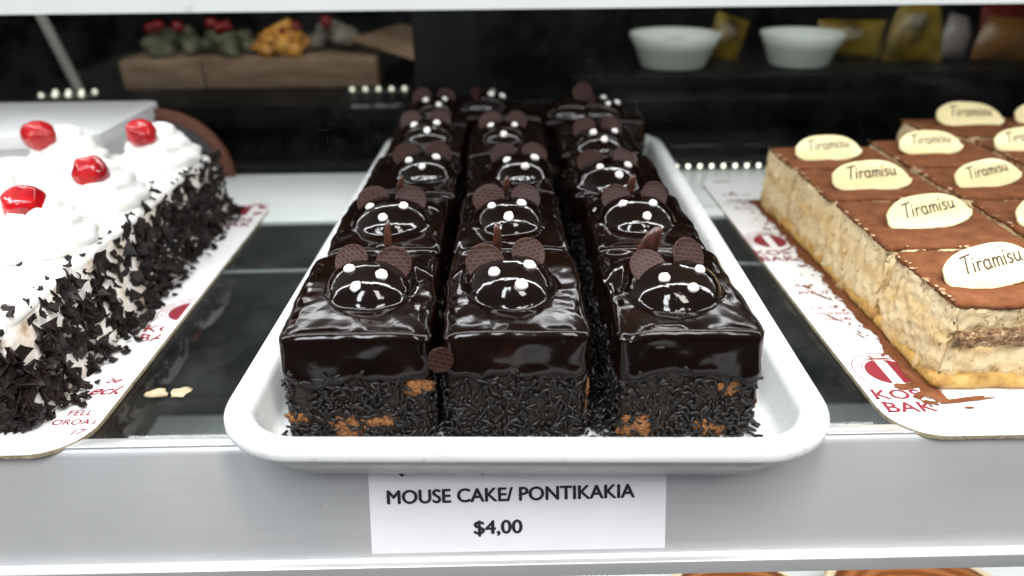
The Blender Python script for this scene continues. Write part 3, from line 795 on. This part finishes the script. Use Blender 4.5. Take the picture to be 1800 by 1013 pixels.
for _ in range(950):
    y = rnd.uniform(CY0-.002, CY1+.003); z = .002+.056*rnd.random()**1.15
    if z > .040 and rnd.random() < .12+.45*(z-.04)/.02: continue
    if nz(0, y, z, 40, 12) > .32 and rnd.random() < .8: continue
    x = CX1-.008*(z/.056)+rnd.uniform(-.0005, .003)
    nrm = Vector((1, rnd.gauss(0, .45), .15+rnd.gauss(0, .45)))
    flake(fl, Vector((x-ccx, y-ccy, z)), nrm, rnd.uniform(.0024, .0102), rnd)
for _ in range(110):   # foot of the cake and front end
    y = rnd.uniform(CY0, CY1); flake(fl, Vector((CX1+.002+abs(rnd.gauss(0, .005))-ccx, y-ccy, rnd.uniform(.0012, .004))), Vector((rnd.gauss(.2, .35), rnd.gauss(0, .35), 1)), rnd.uniform(.002, .0055), rnd)
for _ in range(420):
    x = rnd.uniform(-.36, CX1); z = .002+.055*rnd.random()
    if z > .045 and rnd.random() < .5: continue
    flake(fl, Vector((x-ccx, CY0+.006*(z/.056)-rnd.uniform(0, .003)-ccy, z)), Vector((rnd.gauss(0, .45), -1, .2+rnd.gauss(0, .4))), rnd.uniform(.004, .0095), rnd)
for _ in range(45):   # along the top rim
    y = rnd.uniform(CY0, CY1); flake(fl, Vector((CX1-.009-abs(rnd.gauss(0, .004))-ccx, y-ccy, .0605+rnd.uniform(0, .002))), Vector((rnd.gauss(.4, .5), rnd.gauss(0, .5), 1)), rnd.uniform(.0025, .006), rnd)
for _ in range(9):
    flake(fl, Vector((rnd.uniform(-.40, -.28)-ccx, rnd.uniform(.36, .66)-ccy, .0645)), Vector((rnd.gauss(0, .4), rnd.gauss(0, .4), 1)), rnd.uniform(.0025, .0045), rnd)
o = fl.build('chocolate_shavings', FLAKE, cake); o['kind'] = 'stuff'
def rosette(x, y, r, seed, cherry=None):
    rnd = random.Random(seed)
    prof = [(1.0, 0), (1.06, .12), (1.03, .26), (.90, .36), (.80, .40), (.82, .48), (.78, .60), (.66, .70), (.54, .74), (.55, .80), (.48, .90), (.34, .98), (.15, 1.02)]
    hgt = r*1.15; N = 96; rings = []
    for k, (rr, zz) in enumerate(prof):
        ring = []
        for i in range(N):
            a = 2*pi*i/N; tw = a*4+zz*5.0+seed
            ridge = (abs(sin(tw/1.0))**.6-.5)*.22*(1 if zz > .02 else .5)
            q = r*rr*(1+ridge+.05*noise.noise(Vector((cos(a)*1.3+seed, sin(a)*1.3, zz*2))))
            ring.append((q*cos(a), q*sin(a), zz*hgt*(1+.05*noise.noise(Vector((cos(a)*2, sin(a)*2, seed))))+.02*r*sin(a+seed)))
        rings.append(ring)
    v, f = loft(rings, False, True)
    o = link('rosette', mesh('rosette', v, f, CREAM), cake); o.location = (x-ccx, y-ccy, .0612)
    if cherry:
        cx, cy, cz, s = cherry
        v, f = ball(.0128*s, .0120*s, .0116*s, 36, 24, .15, seed)
        ch = link('cherry', mesh('cherry', v, f, CHERRY), o); ch.location = (cx-x, cy-y, cz-.0612-TH); ch.rotation_euler = (.2*seed, .3, seed)
rosette(-.2985, .628, .0295, 1, (-.3025, .612, .0955, 1.0))
rosette(-.3800, .628, .0290, 2, (-.3880, .611, .0955, 1.08))
rosette(-.3005, .524, .0300, 3, (-.2960, .5125, .0940, 1.0))
rosette(-.3020, .445, .0300, 4, (-.3010, .4400, .0965, 1.02))
rosette(-.3880, .520, .0300, 5)

# loose crumbs on the glass
rnd = random.Random(3); mb = MB()
v, f = ball(.0065, .0042, .0022, 14, 8, .6, 4, (0, 0, .002)); mb.add(v, f); 
v, f = ball(.0062, .0052, .0012, 12, 8, .5, 9, (.013, .002, .0012)); mb.add(v, f)
o = mb.build('cream_crumb', mat('dried_cream', (.42, .33, .21), .5), None, True); o.location = (-.2085, .3655, 0)
tag(o, 'small smear of dried cream on the dark glass beside the cream cake board', 'crumb')
# crumbs hanging on the card under the tray
for (x, z_, y, s, lb) in ((-.0560, -.0120, .3085, .0022, 'tiny black crumb on the price card above the word MOUSE'), (-.0125, -.0125, .3085, .0013, 'tiny grey crumb at the top of the price card above CAKE')):
    mb = MB(); flake(mb, Vector((0, 0, 0)), Vector((0, -1, .3)), s, random.Random(int(x*-9000)))
    o = mb.build('crumb', INK if s > .002 else DGREY); o.location = (x, y-.0028, z_); tag(o, lb, 'crumb')

# ------------------------------------------------------------------ tiramisu
def pline(mb, pts, w, z):
    for i in range(len(pts)-1):
        a, b = Vector(pts[i]), Vector(pts[i+1]); d = (b-a); 
        if d.length < 1e-6: continue
        d.normalize(); nn = Vector((-d.y, d.x))*w/2; a2 = a-d*w*.3; b2 = b+d*w*.3
        zz = z+.00002*i
        mb.add([(a2.x-nn.x, a2.y-nn.y, zz), (b2.x-nn.x, b2.y-nn.y, zz), (b2.x+nn.x, b2.y+nn.y, zz), (a2.x+nn.x, a2.y+nn.y, zz)], [(0, 1, 2, 3)])
def arc(cx, cy, rx, ry, a0, a1, n=10): return [(cx+rx*cos(radians(a0+(a1-a0)*k/n)), cy+ry*sin(radians(a0+(a1-a0)*k/n))) for k in range(n+1)]
STR = []   # handwriting: unit = x-height 1
STR += [[(.0, 1.75), (.5, 1.85), (1.25, 1.95)], [(.66, 1.88), (.5, .9), (.38, .0)]]                       # T
STR += [[(1.35, 1.0), (1.28, .0)], [(1.42, 1.42), (1.44, 1.52)]]                                              # i
STR += [[(1.85, 1.0), (1.8, 0)], [(1.82, .6), (1.95, .88), (2.2, 1.0), (2.38, .9)]]                            # r
STR += [arc(2.95, .5, .38, .52, 40, 320, 12), [(3.32, 1.0), (3.3, .4), (3.42, .02)]]                          # a
STR += [[(3.8, 1.0), (3.76, 0)], [(3.78, .6), (3.92, .92), (4.12, 1.0), (4.26, .85), (4.26, 0)], [(4.27, .6), (4.42, .92), (4.62, 1.0), (4.78, .82), (4.8, 0)]]  # m
STR += [[(5.22, 1.0), (5.2, .0)], [(5.28, 1.45), (5.3, 1.55)]]                                                # i
STR += [[(6.1, .92), (5.88, 1.03), (5.66, .9), (5.68, .68), (5.95, .5), (6.1, .28), (5.95, .04), (5.6, .06)]] # s
STR += [[(6.45, 1.0), (6.44, .35), (6.6, .05), (6.85, .06), (7.05, .35)], [(7.1, 1.0), (7.08, .3), (7.2, .0)]]    # u
tb = MB()
for s in STR: pline(tb, [((p[0]-3.6)*.0051+.0013*p[1]*.45, (p[1]-.6)*.0051) for p in s], .00105, .00135)
TIRA = tb.me('lettering', BROWNINK)
def plaque_mesh(seed):
    # almond outline with a nearly straight foot
    pts = []
    N = 40
    for k in range(N+1):
        t = k/N; x = -.0305+.061*t; y = .0166*(max(0, 1-abs(2*t-.94)**2.25 if t > .0 else 0))**.62*(1 if t < 1 else 0); pts.append((x, y+.0005*sin(t*9+seed)))
    low = []
    for k in range(1, N):
        t = 1-k/N; x = -.0305+.061*t; y = -.0088*(max(0, 1-abs(2*t-1)**3.2))**.55+.0005*nz(x, 0, 0, 420, seed); low.append((x, y))
    out = pts+low
    rings = []
    c = Vector((0, .0055))
    for s, z in ((.975, -.0012), (1, -.0006), (1, .0004), (.985, .0009), (.955, .0011)):
        rings.append([(c.x+(p[0]-c.x)*s, c.y+(p[1]-c.y)*s, z) for p in out])
    v, f = loft(rings, True, True); return mesh('plaque', v, f, PLAQUE)
PLQ = [plaque_mesh(k) for k in range(2)]
TZ = .0570
def tira(x0, x1, y0, y1, seed, label, plq=None, base=True, tilt=0., open_front=False):
    cx, cy = (x0+x1)/2, (y0+y1)/2; w, l = x1-x0, y1-y0
    root = empty('tiramisu_slice', (cx, cy, TH)); tag(root, label, 'cake slice', 'tiramisu slices on the printed board')
    P = resample(outline(w-.003, l-.003, .0045, 3), .0015); rings = []
    zs = [.0535*k/30 for k in range(31)]
    for z in zs:
        ring = []
        for p in P:
            d = Vector((p.x, p.y)).normalized()
            nx_ = 1 if abs(p.x)/w > abs(p.y)/l else 0
            k = .0034*nz(cx+p.x, cy+p.y, z*.6, 60, seed)+.0022*nz(cx+p.x, cy+p.y, z, 150, seed)+.0014*nz(cx+p.x, cy+p.y, z, 340, seed)
            if z < .003: k -= .001
            k -= .002*max(0, (z-.03)/.025)
            if open_front and p.y < -l*.4: k -= .0018*exp(-((z-.034)/.006)**2)
            n_ = Vector((math.copysign(1, p.x), 0)) if nx_ else Vector((0, math.copysign(1, p.y)))
            ring.append((p.x+n_.x*k, p.y+n_.y*k, z))
        rings.append(ring)
    v, f = loft(rings, True, True); link('cream_layers', mesh('cream_layers', v, f, TSIDE), root)
    # ladyfinger base, bulging at the foot
    rings = []
    for d, z in ((-.001, .0003), (.0016, .0010), (.0030, .0035), (.0030, .0062), (.0018, .0088), (-.0015, .0100)):
        rings.append([(p.x*(1+2*(d-.0022)/w)+.0020*nz(cx+p.x, cy+p.y, z, 60, seed+2), p.y*(1+2*d/l)+.0014*nz(cx+p.x, cy+p.y, z, 60, seed+5), z+.0012*nz(p.x, p.y, 0, 50, seed)*(z > .002)) for p in P])
    v, f = loft(rings, True, False); link('sponge_base', mesh('sponge_base', v, f, TBASE), root)
    if open_front:
        v, f = [], []
        for j in range(7):
            for i in range(46):
                t = i/45; x = -w*.46+w*.93*t; z = .0295+.0016*nz(x, 0, 0, 80, 3)+(j/6)*(.0105+.003*nz(x, 1, 0, 70, 5))
                v.append((x, -l/2+.0006+.0016*nz(x, z, 0, 210, 4)-.0012*sin(pi*j/6), z))
        for j in range(6):
            for i in range(45): a = j*46+i; f.append((a, a+1, a+47, a+46))
        link('coffee_sponge', mesh('coffee_sponge', v, f, TCOFFEE), root)
    # cocoa top with ragged rim
    rings = []
    for d, z in ((-.0028, .0520), (-.0012, .0530), (-.0008, .0545), (-.0016, .0558), (-.004, .0565), (-.010, .0566)):
        rings.append([(p.x*(1+2*(d+.0009*nz(cx+p.x, cy+p.y, 0, 240, seed)+.0007*nz(cx+p.x, cy+p.y, 0, 600, seed))/w), p.y*(1+2*(d+.0009*nz(cx+p.x, cy+p.y, 0, 240, seed+3)+.0007*nz(cx+p.x, cy+p.y, 0, 600, seed))/l),
                       z+.0014*nz(cx+p.x, cy+p.y, 0, 30, 1)+(.0012*nz(cx+p.x, cy+p.y, z, 260, seed) if d > -.003 else .0003*nz(cx+p.x, cy+p.y, z, 200, seed))) for p in P])
    for s in (.6, .35, .12):
        rings.append([(p.x*s, p.y*s, .0566+.0014*nz(cx+p.x*s, cy+p.y*s, 0, 30, 1)+.0004*nz(p.x*s, p.y*s, 0, 160, seed)) for p in P])
    v, f = loft(rings, False, True); link('cocoa_top', mesh('cocoa_top', v, f, COCOA), root)
    # crumbs of torn cream along the open left rim and the front rim
    rnd = random.Random(seed+77); mb = MB()
    for _ in range(14):
        if rnd.random() < .92: px_, py_ = -w/2+.001+abs(rnd.gauss(0, .0016)), rnd.uniform(-l/2, l/2)
        else: px_, py_ = rnd.uniform(-w/2, w/2), -l/2+.0008+abs(rnd.gauss(0, .0012))
        r = rnd.uniform(.0004, .0014); v, f = ball(r*rnd.uniform(.8, 2.2), r*rnd.uniform(.8, 2.0), r*.5, 8, 6, .9, rnd.random()*50, (px_, py_, .0562+.0014*nz(cx+px_, cy+py_, 0, 30, 1)))
        mb.add(v, f)
    o = mb.build('cream_crumbs', CRUMB, root, True); o['kind'] = 'stuff'
    if plq:
        px, py, s, roll = plq
        o = link('plaque', PLQ[seed % 2], root); o.location = (px-cx, py-cy, .0618)
        o.rotation_euler = Matrix.Rotation(radians(tilt), 4, 'Z').to_euler()
        q = Matrix.Rotation(radians(tilt), 4, 'Z') @ Matrix.Rotation(radians(44), 4, 'X') @ Matrix.Rotation(radians(roll), 4, 'Z')
        o.rotation_euler = q.to_euler(); o.scale = (s, s*1.06, s)
        t = link('lettering', TIRA, o); t.location = (0, .0055, 0); t.rotation_euler = (0, 0, radians(2))
c1a, c1b, c2a, c2b, c3a, c3b = .2515, .3525, .3550, .4540, .4565, .555
tira(c1a, c1b, .3520, .4310, 1, 'front tiramisu slice whose cut face shows a brown coffee sponge layer', (.2905, .3830, 1.05, 9), open_front=True, tilt=4)
tira(c1a, c1b, .4330, .5230, 2, 'tiramisu slice just behind the front one along the open left side', (.3000, .4720, 1.04, 9), tilt=2)
tira(c1a, c1b, .5250, .6020, 3, 'third tiramisu slice from the front along the open left side', (.2960, .5520, 1.06, 3), tilt=0)
tira(c1a, c1b, .6040, .6720, 4, 'far left corner tiramisu slice beside the black background', (.2945, .6330, 1.0, 4), tilt=0)
tira(c2a, c2b, .3520, .4310, 5, 'tiramisu slice right of the front one, at the photo edge')
tira(c2a, c2b, .4330, .5230, 6, 'tiramisu slice at the right photo edge whose plaque is cut off to a tip', (.3900, .4720, 1.0, 8), tilt=2)
tira(c2a, c2b, .5250, .6020, 7, 'tiramisu slice in the second row whose plaque leans right, centre of the right block', (.3920, .5550, .96, 9), tilt=4)
tira(c2a, c2b, .6040, .6900, 8, 'second row tiramisu slice just in front of the set back rear slice', (.3940, .6460, .98, 2), tilt=0)
tira(c3a, c3b, .6040, .6900, 9, 'third row tiramisu slice at the photo edge with only Tira of its plaque in view', (.4860, .6530, .98, 6), tilt=0)
tira(.4280, .5200, .7020, .7740, 10, 'rear tiramisu slice with a plaque half covered in cocoa, standing back from the rest', (.4880, .7450, 1.16, -2), tilt=0)
tira(.5225, .6150, .7020, .7740, 11, 'rear tiramisu slice at the right photo edge, only a sliver of plaque visible', (.5700, .7480, 1.1, 4), tilt=0)
# cocoa smudge on the half covered plaque, belongs to the rear slice
# cocoa spilled on the board along the foot
rnd = random.Random(21); v = []; f = []
ys = [.338+.004*k for k in range(86)]
for i, y in enumerate(ys):
    e = .0055+.005*nz(0, y, 0, 35, 2)+.004*nz(0, y, 0, 120, 5)+.0035*nz(0, y, 0, 330, 6)
    for t in range(5): v.append((.2560-(e+.004)*t/4, y, TH+.00055+.0004*(1-t/4)))
for i in range(len(ys)-1):
    for t in range(4): a = i*5+t; f.append((a, a+5, a+6, a+1))
mb = MB(); mb.add(v, f)
def blot(mb, x, y, sx, sy, rot, seed, z=TH+.0006):
    n = 22; pts = []
    for k in range(n):
        a = 2*pi*k/n; r = 1+.55*noise.noise(Vector((cos(a)*1.6+seed, sin(a)*1.6, seed*.7)))
        p = Vector((cos(a)*r*sx, sin(a)*r*sy)); p.rotate(Matrix.Rotation(rot, 2)); pts.append((x+p.x, y+p.y, z))
    mb.add([(x, y, z+.0004)]+pts, [(0, 1+k, 1+(k+1) % n) for k in range(n)])
for k in range(120):
    y = rnd.uniform(.335, .68); d = abs(rnd.gauss(0, .007)); blot(mb, .2495-d, y, rnd.uniform(.0004, .0026), rnd.uniform(.0004, .0015), rnd.uniform(0, 3), k)
for x, y, sx, sy, r in ((.2335, .474, .010, .0010, 2.2), (.2290, .4880, .0042, .0018, 2.0), (.2300, .440, .0085, .0007, 2.15), (.2380, .415, .004, .0006, 2.1), (.2385, .3560, .008, .0035, .1), (.2480, .3480, .009, .0030, .2), (.2440, .3395, .0045, .0018, -.3), (.2640, .3340, .0028, .0010, 0),
                        (.2650, .3415, .018, .0022, .12), (.2345, .735, .012, .0010, .05), (.2340, .700, .006, .0008, 1.9)):
    blot(mb, x, y, sx, sy, r, x*900)
o = mb.build('spilled_cocoa', COCOA); tag(o, 'brown cocoa dust spilled on the board along the foot of the tiramisu', 'cocoa dust', kind='stuff')

# ------------------------------------------------------------------ things at the back
# white tub behind the cream cake
wb = empty('white_box', (-.46, .735, .0015)); tag(wb, 'blank white foam box standing behind the cream cake', 'box')
P0 = outline(.168, .128, .006, 4); P1 = outline(.178, .136, .008, 4)
rings = [[(p[0], p[1], 0) for p in P0], [(p[0], p[1], .066) for p in P1], [(p[0]*1.015, p[1]*1.015, .067) for p in P1], [(p[0]*1.015, p[1]*1.015, .0795) for p in P1], [(p[0]*.985, p[1]*.98, .081) for p in P1]]
v, f = loft(rings, True, True); me = mesh('white_box', v, f, mat('white_foam', (.62, .62, .63), .5)); me.set_sharp_from_angle(angle=radians(35))
link('tub', me, wb)
# half round brown-rimmed reflection, modelled as a solid piece standing behind
rb = empty('half_round_reflection', (-.3720, .786, .0020)); tag(rb, 'dark half round reflection with a brown rim behind the white box', 'board')
def half(r, y): return [(r*cos(pi*k/48), y, r*.98*sin(pi*k/48)) for k in range(49)]
prof = [(.0745, -.004), (.0760, -.002), (.0760, .004), (.064, .004), (.0635, -.002), (.0655, -.004)]
vv = [p for r, y in prof for p in half(r, y)]; ff = []
for i in range(6):
    for k in range(48): a, b = i*49+k, ((i+1) % 6)*49+k; ff.append((a, a+1, b+1, b))
ff += [tuple(i*49 for i in range(6)), tuple(i*49+48 for i in range(6))]
me = mesh('rim', vv, ff, BROWNREFL); bm = bmesh.new(); bm.from_mesh(me); bmesh.ops.recalc_face_normals(bm, faces=bm.faces[:]); bm.to_mesh(me); bm.free()
me.set_sharp_from_angle(angle=radians(40)); link('rim', me, rb)
v, f = loft([half(.0633, -.001), half(.0633, .003)], True, True); link('centre', mesh('centre', v, f, DARKREFL, False), rb)
rb.rotation_euler = (radians(-3), 0, 0)
# clear plastic lid on the ledge, right
cl = MB()
P0 = outline(.20, .115, .02, 6)
rings = [[(p[0], p[1], 0) for p in P0], [(p[0]*.97, p[1]*.96, .040) for p in P0], [(p[0]*.95, p[1]*.93, .045) for p in P0]]
v, f = loft(rings, False, True); cl.add(v, f)
rings = [[(p[0]*1.0, p[1]*1.0, .0005) for p in P0], [(p[0]*1.04, p[1]*1.06, .0005) for p in P0], [(p[0]*1.04, p[1]*1.06, .0020) for p in P0], [(p[0]*1.002, p[1]*1.002, .0020) for p in P0]]
v, f = loft(rings); cl.add(v, f)
o = cl.build('plastic_lid', CLEARP, None, True); o.location = (.255, .724, .0022)
tag(o, 'clear plastic lid on the white ledge between the tray and the tiramisu', 'lid')
# LED reflections, modelled as small glowing beads
def ledglints(pts, label, r=.0030, M=LED):
    root = empty('led_glints', pts[0]); tag(root, label, 'led reflection', 'rows of led reflections')
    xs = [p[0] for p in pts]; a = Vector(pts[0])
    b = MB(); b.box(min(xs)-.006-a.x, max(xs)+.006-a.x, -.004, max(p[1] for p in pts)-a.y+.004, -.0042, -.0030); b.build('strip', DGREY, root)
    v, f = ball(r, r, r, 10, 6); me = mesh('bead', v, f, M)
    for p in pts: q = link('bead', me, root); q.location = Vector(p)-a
ledglints([(.1830+.0132*k, .7850, .0060) for k in range(9)], 'row of bright led reflections along the back ledge beside the tiramisu', .0023)
ledglints([(-.2095+.0185*k, 1.055, .0410) for k in range(5)], 'five pale led reflections on the counter below the brown box end', .0030)
ledglints([(-.640+.0185*k, 1.040, .0410) for k in range(4)]+[(-.632+.0185*k, 1.062, .0410) for k in range(4)], 'double row of led reflections on the counter above the white box', .0030)
# brown boxes with fruit cakes
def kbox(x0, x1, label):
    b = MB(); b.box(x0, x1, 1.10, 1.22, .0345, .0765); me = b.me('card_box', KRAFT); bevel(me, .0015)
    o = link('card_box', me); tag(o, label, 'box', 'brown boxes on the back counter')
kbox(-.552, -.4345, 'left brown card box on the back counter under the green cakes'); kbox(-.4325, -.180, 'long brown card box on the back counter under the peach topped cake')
b = MB(); b.box(-.06, .06, -.09, .09, 0, .004); me = b.me('wooden_plank', KRAFT); bevel(me, .001); o = link('wooden_plank', me); o.location = (-.135, 1.19, .083); o.rotation_euler = (0, radians(14), radians(-18)); tag(o, 'thin wooden board slanting down at the right end of the brown box', 'board')
def fruit_cake(x, y, kind, label, seed):
    rnd = random.Random(seed); root = empty('fruit_cake', (x, y, .0765)); tag(root, label, 'cake', 'fruit topped cakes on the brown boxes')
    mb = MB()
    for k in range(17):
        a = rnd.uniform(0, 2*pi); d = .034*sqrt(rnd.random()); h = .006+.030*(1-(d/.036)**2)*rnd.uniform(.6, 1)
        v, f = ball(rnd.uniform(.010, .017), rnd.uniform(.010, .016), rnd.uniform(.008, .014), 14, 9, .5, seed*20+k, (d*cos(a), d*sin(a), h)); mb.add([(p[0], p[1], max(0, p[2])) for p in v], f)
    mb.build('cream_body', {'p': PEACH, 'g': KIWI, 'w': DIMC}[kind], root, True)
    for k in range(12 if kind == 'p' else 0):
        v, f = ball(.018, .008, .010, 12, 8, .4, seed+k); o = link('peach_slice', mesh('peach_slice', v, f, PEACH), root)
        a = rnd.uniform(3.3, 6.1); d = rnd.uniform(.012, .040); o.location = (d*cos(a), d*sin(a), .046-.9*d+rnd.uniform(-.004, .006)); o.rotation_euler = (rnd.uniform(-.8, .8), rnd.uniform(-.8, .8), rnd.random()*3)
    for k in range({'p': 2, 'g': 3, 'w': 2}[kind]):
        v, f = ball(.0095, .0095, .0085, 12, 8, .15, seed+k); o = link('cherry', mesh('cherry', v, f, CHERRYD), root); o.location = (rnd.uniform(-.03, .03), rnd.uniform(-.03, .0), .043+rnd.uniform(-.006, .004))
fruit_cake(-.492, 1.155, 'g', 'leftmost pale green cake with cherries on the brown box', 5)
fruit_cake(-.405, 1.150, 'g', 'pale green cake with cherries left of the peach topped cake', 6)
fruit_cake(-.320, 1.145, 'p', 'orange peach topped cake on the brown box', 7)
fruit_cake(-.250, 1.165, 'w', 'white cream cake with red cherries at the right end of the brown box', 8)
# bowls and packets stand on a low black riser
o = bbox('black_riser', .10, 1.05, 1.045, 1.26, .0345, .0565, BLACK, None, .002); tag(o, 'low black riser on the back counter carrying the white bowls', 'riser')
def bowl(x, y, r, h, label):
    root = empty('white_bowl', (x, y, .0570)); tag(root, label, 'bowl', 'white bowls on the back counter')
    prof = [(r*.55, 0), (r*.70, .0015), (r*.72, .004), (r*.86, h*.6), (r, h), (r*.985, h+.001), (r*.96, h), (r*.80, h*.5), (r*.66, .006)]
    v, f = loft(lathe(prof, 40), True, True); link('bowl', mesh('bowl', v, f, BOWL), root)
    v, f = ball(r*.76, r*.76, .012, 20, 10, .2, x*10, (0, 0, h*.55)); link('filling', mesh('filling', v, f, mat('dark_filling', (.03, .018, .012), .3)), root)
bowl(.2570, 1.11, .066, .047, 'white bowl nearer the middle of the dark counter'); bowl(.4440, 1.11, .060, .046, 'white bowl on the dark counter in front of the yellow packets')
# shiny packets
def packet(x, y, w, h, M, label, seed, lean=0.):
    nx, ny = 12, 10; v = []; f = []
    for side in (-1, 1):
        for j in range(ny+1):
            for i in range(nx+1):
                u, t = i/nx, j/ny; b = (sin(pi*u)*sin(pi*t))**.6
                taper = 1-.35*t**2*(seed % 2)
                v.append(((u-.5)*w*taper, side*(.016*b+.0004)+.004*nz(u, t, 0, 4, seed)*b, t*h))
    o_ = (nx+1)*(ny+1)
    for s in (0, 1):
        for j in range(ny):
            for i in range(nx):
                a = s*o_+j*(nx+1)+i; q = (a, a+1, a+nx+2, a+nx+1); f.append(q if s == 0 else q[::-1])
    o = link('snack_packet', mesh('snack_packet', v, f, M)); o.location = (x, y, .0575); o.rotation_euler = (radians(-12), lean, radians(seed*13 % 40-20))
    tag(o, label, 'packet', 'shiny packets on the back counter')
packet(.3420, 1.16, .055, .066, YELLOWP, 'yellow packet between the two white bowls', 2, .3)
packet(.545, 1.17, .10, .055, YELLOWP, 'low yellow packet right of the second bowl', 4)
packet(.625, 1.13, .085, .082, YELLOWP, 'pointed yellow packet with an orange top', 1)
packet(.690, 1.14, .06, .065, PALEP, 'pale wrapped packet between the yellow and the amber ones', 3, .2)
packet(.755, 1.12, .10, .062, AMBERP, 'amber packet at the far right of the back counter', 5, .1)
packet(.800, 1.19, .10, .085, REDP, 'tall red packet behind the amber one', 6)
# slanting pale post at far left
o = bbox('glass_rail', -.006, .006, -.004, .004, 0, .20, mat('pale_metal', (.45, .42, .40), .4), None, .001); o.location = (-.6120, 1.09, .0345); o.rotation_euler = (0, radians(-14), 0)
tag(o, 'slender pale metal rail slanting at the far left of the dark background', 'rail')

# ------------------------------------------------------------------ lower shelf goods
def tart(x, y, r, label):
    root = empty('caramel_tart', (x, y, -.2215)); tag(root, label, 'tart', 'caramel tarts on the lower shelf')
    v, f = loft(lathe([(r*.9, 0), (r*1.04, .004), (r*1.08, .022), (r*1.04, .026), (r*.98, .024)], 48, lambda a, z: 1+.02*sin(a*14)), True, True); link('crust', mesh('crust', v, f, PASTRY), root)
    v, f = loft(lathe([(r*.985, .0225), (r*.97, .0265), (r*.8, .0285), (r*.4, .0290), (r*.1, .0290)], 48), False, True); link('caramel', mesh('caramel', v, f, CARAMEL), root)
tart(.171, .352, .060, 'caramel topped tart under the middle of the rail, left of its twin'); tart(.305, .350, .072, 'larger caramel topped tart at the lower right edge of the photo')
tart(-.075, .335, .060, 'caramel tart below the price card on the lower shelf')
b = bbox('dark_box', -.66, -.372, .45, .66, -.2215, -.120, mat('dark_brown_card', (.05, .03, .02), .5), None, .002)
tag(b, 'dark brown box on the lower shelf seen through the glass at left', 'box')
